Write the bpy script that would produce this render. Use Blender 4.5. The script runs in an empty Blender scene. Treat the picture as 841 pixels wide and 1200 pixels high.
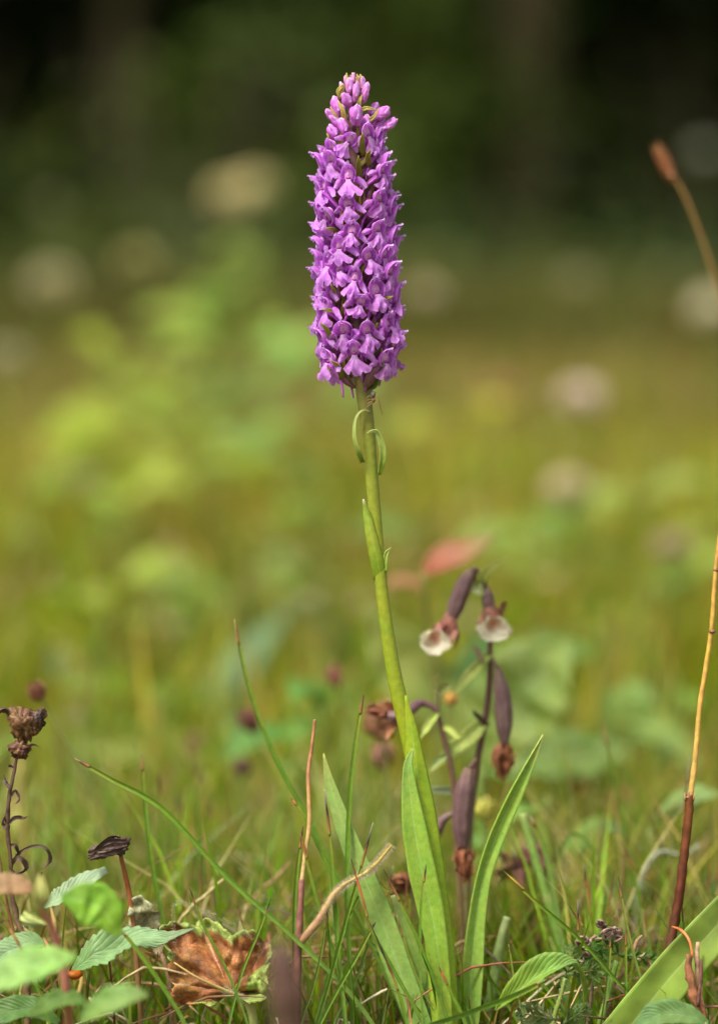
import bpy, math, random
import numpy as np
from mathutils import Vector, Matrix, Euler, noise

rnd = random.Random(7)
rad = math.radians
scene = bpy.context.scene
COL = scene.collection

# ------------------------------------------------------------------ camera
D = 1.05                    # distance from lens to the plane of focus
MM = 0.001
TILT = rad(3.27)
CAM = Vector((0, -D, 0.255))
cd = bpy.data.cameras.new('camera')
cam = bpy.data.objects.new('camera', cd)
COL.objects.link(cam)
cam.location = CAM
cam.rotation_euler = (rad(90) - TILT, 0, 0)
cd.sensor_fit = 'VERTICAL'
cd.sensor_height = 36
cd.sensor_width = 25.2
cd.lens = 105
cd.clip_start = 0.02
cd.clip_end = 600
cd.dof.use_dof = True
cd.dof.focus_distance = D - 0.009
cd.dof.aperture_fstop = 4.0
cd.dof.aperture_blades = 0
scene.camera = cam

# ------------------------------------------------------------------ light: bright overcast day
SUN_EL, SUN_AZ = rad(58), rad(222)   # high, from the left and a little behind the camera
w = bpy.data.worlds.new('World')
scene.world = w
w.use_nodes = True
nt = w.node_tree
bg = nt.nodes['Background']
sky = nt.nodes.new('ShaderNodeTexSky')
sky.sky_type = 'NISHITA'
sky.sun_disc = False
sky.sun_elevation = SUN_EL
sky.sun_rotation = SUN_AZ
sky.dust_density = 4
sky.air_density = 0.6
sky.ozone_density = 0.6
cloud = nt.nodes.new('ShaderNodeHueSaturation')      # thin even cloud takes most of the blue out
cloud.inputs['Saturation'].default_value = .22
nt.links.new(sky.outputs[0], cloud.inputs['Color'])
nt.links.new(cloud.outputs[0], bg.inputs[0])
bg.inputs[1].default_value = 0.125
sd = bpy.data.lights.new('sun', 'SUN')
sd.energy = 2.2
sd.angle = rad(13)
sd.color = (1, .95, .86)
sun = bpy.data.objects.new('sun', sd)
COL.objects.link(sun)
sdir = Vector((math.sin(SUN_AZ) * math.cos(SUN_EL), math.cos(SUN_AZ) * math.cos(SUN_EL), math.sin(SUN_EL)))
sun.rotation_euler = sdir.to_track_quat('Z', 'Y').to_euler()
sun.location = (-2, -2, 4)

scene.view_settings.view_transform = 'Standard'
scene.view_settings.look = 'None'
scene.view_settings.exposure = 0.98
scene.view_settings.gamma = 1
scene.cycles.max_bounces = 6
scene.cycles.transparent_max_bounces = 4
scene.cycles.use_denoising = True

# ------------------------------------------------------------------ geometry helpers
RIGHT = Vector((1, 0, 0))
FWD = Vector((0, math.cos(TILT), -math.sin(TILT)))
UP = Vector((0, math.sin(TILT), math.cos(TILT)))
PXM = 0.36 / 1200           # metres per photo pixel in the plane of focus


def P(px, py, off=0.0):
    """point seen at a photo pixel, `off` metres beyond the plane of focus"""
    s = (D + off) / D * PXM
    return CAM + FWD * (D + off) + RIGHT * ((px - 420.5) * s) + UP * ((600 - py) * s)


def wpx(n, off=0.0):
    return n * PXM * (D + off) / D


def ground_below(p):
    return Vector((p.x, p.y, 0))


def catmull(pts, n):
    pts = [tuple(p) for p in pts]
    if len(pts) == 2:
        a, b = np.array(pts[0]), np.array(pts[1])
        return [a + (b - a) * i / (n - 1) for i in range(n)]
    A = np.array([pts[0]] + pts + [pts[-1]], float)
    A[0] = 2 * A[1] - A[2]
    A[-1] = 2 * A[-2] - A[-3]
    m = len(pts) - 1
    out = []
    for i in range(n):
        t = i / (n - 1) * m
        k = min(int(t), m - 1)
        u = t - k
        p0, p1, p2, p3 = A[k], A[k + 1], A[k + 2], A[k + 3]
        out.append(0.5 * ((2 * p1) + (-p0 + p2) * u + (2 * p0 - 5 * p1 + 4 * p2 - p3) * u * u + (-p0 + 3 * p1 - 3 * p2 + p3) * u ** 3))
    return out


def lerp(a, b, t):
    return a + (b - a) * t


def mixc(a, b, t):
    t = max(0, min(1, t))
    return tuple(a[i] + (b[i] - a[i]) * t for i in range(3))


def ramp(stops, t):
    if t <= stops[0][0]:
        return stops[0][1]
    for (a, ca), (b, cb) in zip(stops, stops[1:]):
        if t <= b:
            return mixc(ca, cb, (t - a) / max(b - a, 1e-6))
    return stops[-1][1]


def pick(col, s, t=0):
    """a colour, a list of (position, colour) stops, or a function of (s, t)"""
    if callable(col):
        return col(s, t)
    if isinstance(col[0], (tuple, list)):
        return ramp(col, s)
    return col


ROOT = {}


class MB:
    def __init__(self):
        self.v, self.f, self.c, self.st = [], [], [], []

    def grid(self, rows, col, st=None, close=False):
        b = len(self.v)
        nr, nc = len(rows), len(rows[0])
        for i, r in enumerate(rows):
            for j, p in enumerate(r):
                self.v.append(tuple(p))
                s = i / max(nr - 1, 1)
                t = 2 * j / max(nc - 1, 1) - 1
                self.c.append(pick(col, s, t))
                self.st.append((s, t, 0) if st is None else st(s, t))
        for i in range(nr - 1):
            for j in range(nc - 1 + (1 if close else 0)):
                k = (j + 1) % nc
                self.f.append((b + i * nc + j, b + i * nc + k, b + (i + 1) * nc + k, b + (i + 1) * nc + j))
        return self

    def tube(self, pts, r, col, n=8, seg=None, cap=True, wob=0.0, flat=1.0):
        seg = seg or max(4, 4 * (len(pts) - 1))
        ps = [Vector(p) for p in catmull(pts, seg + 1)]
        if not isinstance(r, (list, tuple)):
            r = [r, r]
        nrm = None
        rows = []
        for i, p in enumerate(ps):
            t = (ps[min(i + 1, seg)] - ps[max(i - 1, 0)]).normalized()
            if nrm is None:
                nrm = t.orthogonal().normalized()
            nrm = (nrm - t * nrm.dot(t)).normalized()
            bn = t.cross(nrm)
            s = i / seg
            x = s * (len(r) - 1)
            k = min(int(x), len(r) - 2)
            rr = lerp(r[k], r[k + 1], x - k)
            row = []
            for j in range(n):
                a = 2 * math.pi * j / n
                q = rr * (1 + wob * noise.noise((p + Vector((a, 0, 0)) * .01) * 300))
                row.append(p + (nrm * math.cos(a) + bn * math.sin(a) * flat) * q)
            rows.append(row)
        if cap:
            rows = [[ps[0]] * n] + rows + [[ps[-1]] * n]
        self.grid(rows, col, close=True)
        return self

    def strip(self, pts, wd, col, normal=None, cup=0.15, seg=None, nc=5, twist=(0, 0), wave=0.0, edge=None, sharp=1.4, seed=0.0, fold=None):
        seg = seg or max(6, 5 * (len(pts) - 1))
        ps = [Vector(p) for p in catmull(pts, seg + 1)]
        normal = -FWD if normal is None else Vector(normal)
        wd = [max(x, 1e-5) for x in wd]
        rows = []
        for i, p in enumerate(ps):
            s = i / seg
            t = (ps[min(i + 1, seg)] - ps[max(i - 1, 0)]).normalized()
            sd_ = t.cross(normal)
            if sd_.length < 1e-4:
                sd_ = t.orthogonal()
            sd_.normalize()
            n = sd_.cross(t).normalized()
            a = lerp(twist[0], twist[1], s)
            S = sd_ * math.cos(a) + n * math.sin(a)
            N = n * math.cos(a) - sd_ * math.sin(a)
            x = s * (len(wd) - 1)
            k = min(int(x), len(wd) - 2)
            u = x - k
            u = u * u * (3 - 2 * u) if len(wd) < 5 else u
            wdt = lerp(wd[k], wd[k + 1], u) * .5
            row = []
            for j in range(nc):
                q = 2 * j / (nc - 1) - 1
                e = 1.0
                if edge and abs(q) > .99:
                    e = edge(s, q)
                lift = cup * abs(q) ** sharp * wdt * 2
                wv = wave * wdt * noise.noise(Vector((s * 7 + seed, q * 1.1, seed * 3.1)))
                row.append(p + S * (q * wdt * e * math.cos(min(abs(cup), 1) * .7)) + N * (lift + wv))
            rows.append(row)
        self.grid(rows, col)
        return self

    def blob(self, c, r, col, rot=None, n=10, m=7, nz=0.0, nf=300.0, seed=0.0, lobes=0.0, wr=0.0):
        c = Vector(c)
        if not isinstance(r, (tuple, list)):
            r = (r, r, r)
        R = rot if rot is not None else Matrix.Identity(3)
        rows = []
        for i in range(m + 1):
            th = math.pi * i / m
            row = []
            for j in range(n):
                ph = 2 * math.pi * j / n
                d = Vector((math.sin(th) * math.cos(ph), math.sin(th) * math.sin(ph), -math.cos(th)))
                k = 1 + nz * noise.noise(d * 1.7 + Vector((seed, seed * 2, 0))) + lobes * (abs(math.cos(1.5 * ph + seed)) - .6) + (wr * (.5 - abs(noise.noise(d * 3.6 + Vector((seed * 3, 0, 0)))) * 2.4 + .5 * noise.noise(d * 9)) if wr else 0)
                row.append(c + R @ Vector((d.x * r[0] * k, d.y * r[1] * k, d.z * r[2] * k)))
            rows.append(row)
        self.grid(rows, col, close=True)
        return self

    def build(self, name, mat, parent=None, loc=None, smooth=True, thick=0.0, link=True):
        off = Vector((0, 0, 0))
        if parent is not None:
            off = ROOT.get(parent.name, Vector((0, 0, 0)))
        elif loc is not None:
            off = Vector(loc)
        me = bpy.data.meshes.new(name)
        me.from_pydata([(a[0] - off.x, a[1] - off.y, a[2] - off.z) for a in self.v], [], self.f)
        me.update()
        if smooth:
            me.polygons.foreach_set('use_smooth', [True] * len(me.polygons))
        ca = me.color_attributes.new('tint', 'FLOAT_COLOR', 'POINT')
        ca.data.foreach_set('color', np.array([(c[0], c[1], c[2], 1) for c in self.c], np.float32).ravel())
        sa = me.attributes.new('st', 'FLOAT_VECTOR', 'POINT')
        sa.data.foreach_set('vector', np.array(self.st, np.float32).ravel())
        me.materials.append(mat)
        if not link:
            return me
        o = bpy.data.objects.new(name, me)
        COL.objects.link(o)
        if parent is not None:
            o.parent = parent
            ROOT[o.name] = off
        else:
            o.location = off
            ROOT[o.name] = off
        if thick:
            md = o.modifiers.new('thickness', 'SOLIDIFY')
            md.thickness = thick
            md.offset = 0
        return o


def tag(o, label, cat, group=None, kind=None):
    if label:
        o['label'] = label
    if cat:
        o['category'] = cat
    if group:
        o['group'] = group
    if kind:
        o['kind'] = kind
    return o


def thing(name, label, cat, loc, group=None):
    o = bpy.data.objects.new(name, None)
    COL.objects.link(o)
    o.location = loc
    o.empty_display_size = 0.01
    ROOT[o.name] = Vector(loc)
    return tag(o, label, cat, group)


# ------------------------------------------------------------------ materials (procedural; colour of a surface comes from its own "tint")
def make_mat(name, rough=0.5, spec=0.35, trans=0.0, vary=0.25, nscale=400.0, bump=0.0, bscale=800.0, veins=None, sheen=0.0, sss=0.0, obj_vary=0.08, speck=0.0, sat=1.0, crackle=0.0, gain=1.0, through=(1.15, 1.15, .9)):
    m = bpy.data.materials.new(name)
    m.use_nodes = True
    t = m.node_tree
    N, L = t.nodes, t.links
    pb = N['Principled BSDF']
    out = N['Material Output']
    at = N.new('ShaderNodeAttribute'); at.attribute_name = 'tint'
    tc = N.new('ShaderNodeTexCoord')
    nz = N.new('ShaderNodeTexNoise'); nz.inputs['Scale'].default_value = nscale; nz.inputs['Detail'].default_value = 5
    L.new(tc.outputs['Object'], nz.inputs['Vector'])
    mr = N.new('ShaderNodeMapRange')
    mr.inputs['From Min'].default_value = .3; mr.inputs['From Max'].default_value = .7
    mr.inputs['To Min'].default_value = (1 - vary) * gain; mr.inputs['To Max'].default_value = (1 + vary) * gain
    L.new(nz.outputs['Fac'], mr.inputs['Value'])
    mul = N.new('ShaderNodeVectorMath'); mul.operation = 'SCALE'
    L.new(at.outputs['Color'], mul.inputs[0]); L.new(mr.outputs[0], mul.inputs['Scale'])
    color = mul.outputs[0]
    # a slower drift of hue
    n2 = N.new('ShaderNodeTexNoise'); n2.inputs['Scale'].default_value = nscale * .22
    L.new(tc.outputs['Object'], n2.inputs['Vector'])
    oi = N.new('ShaderNodeObjectInfo')
    hs = N.new('ShaderNodeHueSaturation')
    mh = N.new('ShaderNodeMapRange'); mh.inputs['To Min'].default_value = .5 - .035; mh.inputs['To Max'].default_value = .5 + .035
    L.new(n2.outputs['Fac'], mh.inputs['Value'])
    mv = N.new('ShaderNodeMapRange'); mv.inputs['To Min'].default_value = 1 - obj_vary; mv.inputs['To Max'].default_value = 1 + obj_vary
    L.new(oi.outputs['Random'], mv.inputs['Value'])
    L.new(mh.outputs[0], hs.inputs['Hue']); L.new(mv.outputs[0], hs.inputs['Value']); L.new(color, hs.inputs['Color']); hs.inputs['Saturation'].default_value = sat
    color = hs.outputs['Color']
    height = nz.outputs['Fac']
    if veins:
        sa = N.new('ShaderNodeAttribute'); sa.attribute_name = 'st'
        sp = N.new('ShaderNodeSeparateXYZ'); L.new(sa.outputs['Vector'], sp.inputs[0])
        kind, freq, amt = veins
        ab = N.new('ShaderNodeMath'); ab.operation = 'ABSOLUTE'; L.new(sp.outputs['Y'], ab.inputs[0])
        if kind == 'parallel':
            src = N.new('ShaderNodeMath'); src.operation = 'MULTIPLY'; src.inputs[1].default_value = freq
            L.new(sp.outputs['Y'], src.inputs[0])
        else:
            m1 = N.new('ShaderNodeMath'); m1.operation = 'MULTIPLY_ADD'; m1.inputs[1].default_value = -.28
            L.new(ab.outputs[0], m1.inputs[0]); L.new(sp.outputs['X'], m1.inputs[2])
            src = N.new('ShaderNodeMath'); src.operation = 'MULTIPLY'; src.inputs[1].default_value = freq
            L.new(m1.outputs[0], src.inputs[0])
        sn = N.new('ShaderNodeMath'); sn.operation = 'SINE'; L.new(src.outputs[0], sn.inputs[0])
        pw = N.new('ShaderNodeMath'); pw.operation = 'ABSOLUTE'; L.new(sn.outputs[0], pw.inputs[0])
        p2 = N.new('ShaderNodeMath'); p2.operation = 'POWER'; p2.inputs[1].default_value = .5; L.new(pw.outputs[0], p2.inputs[0])
        # midrib
        mb = N.new('ShaderNodeMapRange'); mb.inputs['From Min'].default_value = 0; mb.inputs['From Max'].default_value = .1
        mb.inputs['To Min'].default_value = 0; mb.inputs['To Max'].default_value = 1
        L.new(ab.outputs[0], mb.inputs['Value'])
        mn = N.new('ShaderNodeMath'); mn.operation = 'MULTIPLY'; L.new(p2.outputs[0], mn.inputs[0]); L.new(mb.outputs[0], mn.inputs[1])
        mx = N.new('ShaderNodeMixRGB'); mx.blend_type = 'MIX'
        sc_ = N.new('ShaderNodeHueSaturation'); sc_.inputs['Value'].default_value = 1 + amt; sc_.inputs['Saturation'].default_value = .85
        L.new(color, sc_.inputs['Color'])
        L.new(mn.outputs[0], mx.inputs[0]); L.new(sc_.outputs[0], mx.inputs[1]); L.new(color, mx.inputs[2])
        color = mx.outputs[0]
        hm = N.new('ShaderNodeMath'); hm.operation = 'ADD'; L.new(mn.outputs[0], hm.inputs[0]); L.new(nz.outputs['Fac'], hm.inputs[1])
        height = hm.outputs[0]
    if speck:
        vo = N.new('ShaderNodeTexNoise'); vo.inputs['Scale'].default_value = nscale * 1.6; vo.inputs['Detail'].default_value = 2
        L.new(tc.outputs['Object'], vo.inputs['Vector'])
        r2 = N.new('ShaderNodeMapRange'); r2.inputs['From Min'].default_value = .68; r2.inputs['From Max'].default_value = .78
        r2.inputs['To Max'].default_value = speck
        L.new(vo.outputs['Fac'], r2.inputs['Value'])
        mx2 = N.new('ShaderNodeMixRGB'); mx2.inputs[2].default_value = (.07, .035, .015, 1)
        L.new(r2.outputs[0], mx2.inputs[0]); L.new(color, mx2.inputs[1]); color = mx2.outputs[0]
    if crackle:
        vc = N.new('ShaderNodeTexVoronoi'); vc.feature = 'DISTANCE_TO_EDGE'; vc.inputs['Scale'].default_value = crackle
        L.new(tc.outputs['Object'], vc.inputs['Vector'])
        r3 = N.new('ShaderNodeMapRange'); r3.inputs['From Max'].default_value = .09; r3.inputs['To Min'].default_value = .6; r3.inputs['To Max'].default_value = 0
        L.new(vc.outputs['Distance'], r3.inputs['Value'])
        mx3 = N.new('ShaderNodeMixRGB'); mx3.inputs[2].default_value = (.10, .045, .02, 1)
        L.new(r3.outputs[0], mx3.inputs[0]); L.new(color, mx3.inputs[1]); color = mx3.outputs[0]
    L.new(color, pb.inputs['Base Color'])
    pb.inputs['Roughness'].default_value = rough
    pb.inputs['Specular IOR Level'].default_value = spec
    if sheen:
        pb.inputs['Sheen Weight'].default_value = sheen
        pb.inputs['Sheen Roughness'].default_value = .4
    if sss:
        pb.inputs['Subsurface Weight'].default_value = sss
        pb.inputs['Subsurface Radius'].default_value = (.6, .4, .3)
        pb.inputs['Subsurface Scale'].default_value = .002
    if bump:
        bn = N.new('ShaderNodeBump'); bn.inputs['Strength'].default_value = bump; bn.inputs['Distance'].default_value = .0004
        L.new(height, bn.inputs['Height']); L.new(bn.outputs[0], pb.inputs['Normal'])
    if trans:
        tr = N.new('ShaderNodeBsdfTranslucent')
        br = N.new('ShaderNodeVectorMath'); br.operation = 'MULTIPLY'; br.inputs[1].default_value = through
        L.new(color, br.inputs[0]); L.new(br.outputs[0], tr.inputs['Color'])
        ms = N.new('ShaderNodeMixShader'); ms.inputs[0].default_value = trans
        L.new(pb.outputs[0], ms.inputs[1]); L.new(tr.outputs[0], ms.inputs[2])
        L.new(ms.outputs[0], out.inputs['Surface'])
    return m


M_blade = make_mat('blade_leaf', .45, .3, .24, .14, 500, .4, veins=('parallel', 26, .16), speck=.45, sat=1.09, gain=1.06)
M_rib = make_mat('ribbed_leaf', .5, .3, .22, .3, 90, .5, veins=('parallel', 41, .12), speck=.8, sat=1.05)
M_leaf = make_mat('broad_leaf', .5, .35, .38, .16, 260, .6, veins=('pinnate', 40, .22), speck=.25, sat=1.08)
M_stem = make_mat('green_stem', .45, .28, 0, .14, 500, .25, speck=.5, sss=.35, sat=1.1)
M_petal = make_mat('petal', .5, .17, .42, .18, 700, .5, sheen=.04, obj_vary=.17, through=(1.1, .9, 1.15))
M_cream = make_mat('cream_petal', .6, .2, .45, .1, 100)
M_tube = make_mat('petal_tube', .42, .35, 0, .15, 700, .2, sss=.3, obj_vary=.13)
M_dry = make_mat('dry_tissue', .6, .3, .12, .4, 500, .8)
M_straw = make_mat('straw', .42, .4, .05, .3, 330, .5, speck=.9)
M_deadleaf = make_mat('dead_leaf', .55, .3, .25, .3, 330, 1.0, speck=.5, crackle=420, gain=1.1)
M_husk = make_mat('husk', .5, .35, 0, .5, 520, 1.0)
M_hair = make_mat('plant_hair', .5, .3, .4, .1, 300)
M_far = make_mat('meadow_grass', .55, .2, .35, .2, 60, sat=1.12)
M_wood_leaf = make_mat('wood_foliage', .55, .3, .3, .3, 2.0)
M_bark = make_mat('bark', .9, .15, 0, .45, 9, 1.0)


def soil_mat(name, cols, sc):
    m = bpy.data.materials.new(name); m.use_nodes = True
    N, L = m.node_tree.nodes, m.node_tree.links
    tc = N.new('ShaderNodeTexCoord')
    nz = N.new('ShaderNodeTexNoise'); nz.inputs['Scale'].default_value = sc; nz.inputs['Detail'].default_value = 8
    L.new(tc.outputs['Object'], nz.inputs['Vector'])
    cr = N.new('ShaderNodeValToRGB'); e = cr.color_ramp.elements
    e[0].position, e[1].position = .3, .7
    e[0].color = cols[0] + (1,); e[1].color = cols[2] + (1,)
    k = e.new(.5); k.color = cols[1] + (1,)
    L.new(nz.outputs['Fac'], cr.inputs[0]); L.new(cr.outputs[0], N['Principled BSDF'].inputs['Base Color'])
    N['Principled BSDF'].inputs['Roughness'].default_value = .95
    bn = N.new('ShaderNodeBump'); bn.inputs['Strength'].default_value = .8; bn.inputs['Distance'].default_value = .01
    L.new(nz.outputs['Fac'], bn.inputs['Height']); L.new(bn.outputs[0], N['Principled BSDF'].inputs['Normal'])
    return m


M_soil = soil_mat('soil', [(.05, .035, .015), (.11, .10, .03), (.14, .17, .035)], 30)

# colours (base colours of the things themselves)
G_STEM = (.17, .21, .035)
G_LEAF = (.155, .27, .045)
G_SEDGE = (.14, .25, .03)
G_PALE = (.26, .36, .14)
BR = (.13, .06, .03)
STRAW = (.50, .33, .13)
REDBR = (.16, .06, .025)
BLACK = (.02, .015, .012)
PURP = (.60, .17, .67)
PURP_D = (.47, .105, .50)
PURP_L = (.70, .38, .79)
CAPS = (.145, .085, .085)

# ------------------------------------------------------------------ setting: ground, meadow grass, forest
g = MB()
gn = 60
xs = [math.copysign((abs(i) / 30) ** 3 * 260, i) for i in range(-30, 31)]
rows = []
for i in range(61):
    y = xs[i] + 8
    rows.append([(x, y, .03 * noise.noise(Vector((x * .35, y * .35, 0))) * min(1, max(0, (y - 1.5) / 3)) if abs(x) + abs(y) < 60 else 0) for x in xs])
g.grid(rows, (.1, .1, .03))
tag(g.build('ground', M_soil), 'mossy brown and green meadow soil under the grass', None, kind='structure')


def gz(x, y):
    return 0.0


def blade_field(name, label, n, off0, off1, h0, h1, wd, cols, cols_w, seed, lean=.45, mat=None, extra=.22, broad=False, cat='grass', clump=0.0, dens=1.0, kind='stuff'):
    """n separate bent blades joined in one mesh"""
    r = np.random.RandomState(seed)
    o = off0 + (off1 - off0) * r.rand(n) ** dens
    half = .124 * (D + o) + extra
    x = (r.rand(n) * 2 - 1) * half
    y = o + (r.rand(n) - .5) * .02
    if clump:
        nc = max(4, int(n / 26))
        ci = ci0 = r.randint(0, nc, n)
        cx, cy = x[:nc].copy(), y[:nc].copy()
        keep = r.rand(n) < .25
        x = np.where(keep, x, cx[ci] + r.randn(n) * clump)
        y = np.where(keep, y, cy[ci] + r.randn(n) * clump)
        y = np.clip(y, off0, off1 + .2)
    h = (h0 + (h1 - h0) * r.rand(n) ** 1.6)
    a = r.rand(n) * 2 * np.pi
    ln = h * (lean * r.rand(n) + .06)
    sa = r.rand(n) * np.pi
    wv = wd * (.6 + .8 * r.rand(n))
    lv = np.array([0, .35, .7, 1.0])
    ws = np.array([.8, 1.0, .7, 0.03]) if not broad else np.array([.15, 1.0, .95, .05])
    V = np.zeros((n, 8, 3), np.float32)
    for k in range(4):
        zz = h * lv[k] * (1 - .18 * lv[k] * (ln / h))
        dx = np.cos(a) * ln * lv[k] ** 2
        dy = np.sin(a) * ln * lv[k] ** 2
        for s_, q in ((0, -1), (1, 1)):
            V[:, 2 * k + s_, 0] = x + dx + q * np.cos(sa) * wv * ws[k] * .5
            V[:, 2 * k + s_, 1] = y + dy + q * np.sin(sa) * wv * ws[k] * .5
            V[:, 2 * k + s_, 2] = zz - .004
    F = np.array([[0, 1, 3, 2], [2, 3, 5, 4], [4, 5, 7, 6]], np.int32)
    faces = (F[None] + (np.arange(n) * 8)[:, None, None]).reshape(-1)
    ci = r.choice(len(cols), n, p=np.array(cols_w) / sum(cols_w))
    C = np.array(cols, np.float32)[ci] * (.75 + .5 * r.rand(n, 1)).astype(np.float32)
    if clump:
        tone = (.55 + .85 * r.rand(nc, 1)) * (1 + (r.rand(nc, 3) - .5) * np.array([.5, .2, .4]))
        pc = np.array(cols, np.float32)[r.choice(len(cols), nc, p=np.array(cols_w) / sum(cols_w))]
        same = r.rand(n, 1) < .55
        C = np.where(same, pc[ci0], C) * tone[ci0]
    C = np.repeat(C[:, None, :].astype(np.float32), 8, 1)
    # old tips
    tip = np.array([.30, .17, .06], np.float32)
    tm = (r.rand(n) < .35)[:, None]
    C[:, 6] = np.where(tm, tip, C[:, 6]); C[:, 7] = np.where(tm, tip, C[:, 7])
    C4 = np.concatenate([C, np.ones((n, 8, 1), np.float32)], 2)
    me = bpy.data.meshes.new(name)
    me.vertices.add(n * 8); me.vertices.foreach_set('co', V.ravel())
    me.loops.add(n * 12); me.loops.foreach_set('vertex_index', faces)
    me.polygons.add(n * 3); me.polygons.foreach_set('loop_start', np.arange(n * 3) * 4)
    me.polygons.foreach_set('use_smooth', np.ones(n * 3, bool))
    me.update(calc_edges=True)
    ca = me.color_attributes.new('tint', 'FLOAT_COLOR', 'POINT'); ca.data.foreach_set('color', C4.ravel())
    me.materials.append(mat or M_far)
    ob = bpy.data.objects.new(name, me); COL.objects.link(ob)
    return tag(ob, label, cat, kind=kind)


GREENS = [(.18, .26, .025), (.27, .31, .03), (.13, .20, .02), (.46, .37, .12), (.20, .12, .04), (.19, .26, .07)]
blade_field('grass', 'short green grass growing in front of the orchid', 700, -.42, -.03, .012, .03, .0016, GREENS, [5, 3, 4, 2, 1, 2], 1)
blade_field('grass', 'low tangle of fine green and straw grass round the orchid base', 8500, .0, .34, .012, .052, .0012, GREENS, [5, 3, 5, 3, 2, 2], 2, .9, clump=.012)
blade_field('grass', 'thin upright grass just behind the orchid', 1500, .1, .55, .04, .085, .0015, GREENS, [4, 4, 3, 4, 1, 2], 3, .5, clump=.02)
blade_field('grass', 'soft out of focus meadow grass a short way behind', 7000, .45, 1.6, .04, .13, .0026, GREENS, [3, 6, 3, 5, 2, 2], 4, .6, clump=.04)
blade_field('grass', 'yellow green meadow grass in the middle distance', 12000, 1.4, 4.2, .07, .18, .005, GREENS, [2, 8, 2, 6, 2, 2], 5, .6, clump=.07)
blade_field('grass', 'olive meadow grass further back', 14000, 4.0, 9.5, .10, .30, .009, [(.19, .22, .045), (.25, .23, .06), (.11, .14, .03), (.30, .24, .10), (.14, .08, .04)], [4, 5, 3, 3, 2], 6, .5, extra=.8, clump=.15)
blade_field('grass', 'tall olive brown grass at the forest edge', 15000, 8.5, 15.5, .16, .62, .016, [(.11, .13, .025), (.13, .12, .035), (.07, .10, .02), (.17, .14, .05), (.08, .055, .025)], [5, 4, 5, 2, 3], 7, .4, extra=1.5, clump=.3)
blade_field('grass', 'fine bright green and straw blades low behind the orchid foot', 3600, .02, .30, .02, .07, .0011, [(.2, .3, .04), (.28, .34, .06), (.45, .38, .16), (.12, .2, .03), (.2, .12, .05)], [5, 3, 3, 4, 2], 12, .8, clump=.015)
blade_field('grass', 'dense dark green and straw blades low round the orchid leaves', 3800, -.01, .26, .03, .075, .0012, [(.16, .26, .03), (.10, .18, .02), (.40, .32, .13), (.22, .30, .05), (.16, .08, .03)], [5, 4, 3, 3, 2], 15, .7, clump=.02)
blade_field('grass', 'pale tangled grass standing behind the orchid leaves', 3400, .04, .55, .045, .105, .0014, [(.26, .33, .07), (.34, .38, .12), (.46, .40, .18), (.16, .26, .04), (.30, .20, .09)], [5, 4, 4, 4, 1], 16, .75, clump=.02)
# low leafy ground cover (rosettes, clover leaves) nobody could count
blade_field('ground_cover', 'small round green leaves covering the ground between the grass', 2600, .03, .7, .008, .032, .006, [(.13, .24, .05), (.09, .17, .04), (.2, .28, .06), (.2, .1, .05), (.16, .25, .12)], [5, 4, 3, 2, 2], 8, 1.6, broad=True, cat='ground cover')
blade_field('ground_cover', 'broad blurred green leaves low in the meadow behind', 1500, .6, 3.6, .03, .11, .022, [(.15, .27, .05), (.10, .2, .05), (.25, .33, .05), (.17, .27, .13)], [5, 3, 5, 3], 9, 1.3, broad=True, cat='ground cover', clump=.06)
blade_field('leaf_litter', 'brown dead leaf scraps lying among the grass', 1100, .0, .6, .006, .02, .006, [(.22, .11, .05), (.30, .18, .09), (.10, .05, .03)], [3, 2, 2], 10, 2.2, broad=True, cat='leaf litter', mat=M_deadleaf)


m = MB()
lq = random.Random(5)
for i in range(950):
    off = lq.uniform(-.02, .34)
    hw_ = .13 * (D + off) + .08
    x0, y0, z0 = lq.uniform(-hw_, hw_), off, lq.uniform(.003, .03)
    a, L_ = lq.uniform(0, 6.28), lq.uniform(.012, .05)
    d = Vector((math.cos(a), math.sin(a) * .8, lq.uniform(-.3, .6)))
    p0 = Vector((x0, y0, z0)); p1 = p0 + d * L_ * .5 + Vector((0, 0, lq.uniform(-.002, .006))); p2 = p0 + d * L_ + Vector((lq.uniform(-.004, .004), 0, lq.uniform(-.012, .004)))
    p1.z, p2.z = max(.002, p1.z), max(.001, p2.z)
    m.tube([p0, p1, p2], [.0003, .0006, .0002], lq.choice([(.52, .40, .20), (.42, .28, .12), (.20, .11, .05), (.60, .52, .32), (.12, .07, .04), (.36, .14, .06)]), n=4, seg=4, cap=False)
tag(m.build('dry_litter', M_straw), 'scattered dry straws and dead stalk bits lying in the grass', 'litter', kind='stuff')


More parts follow.
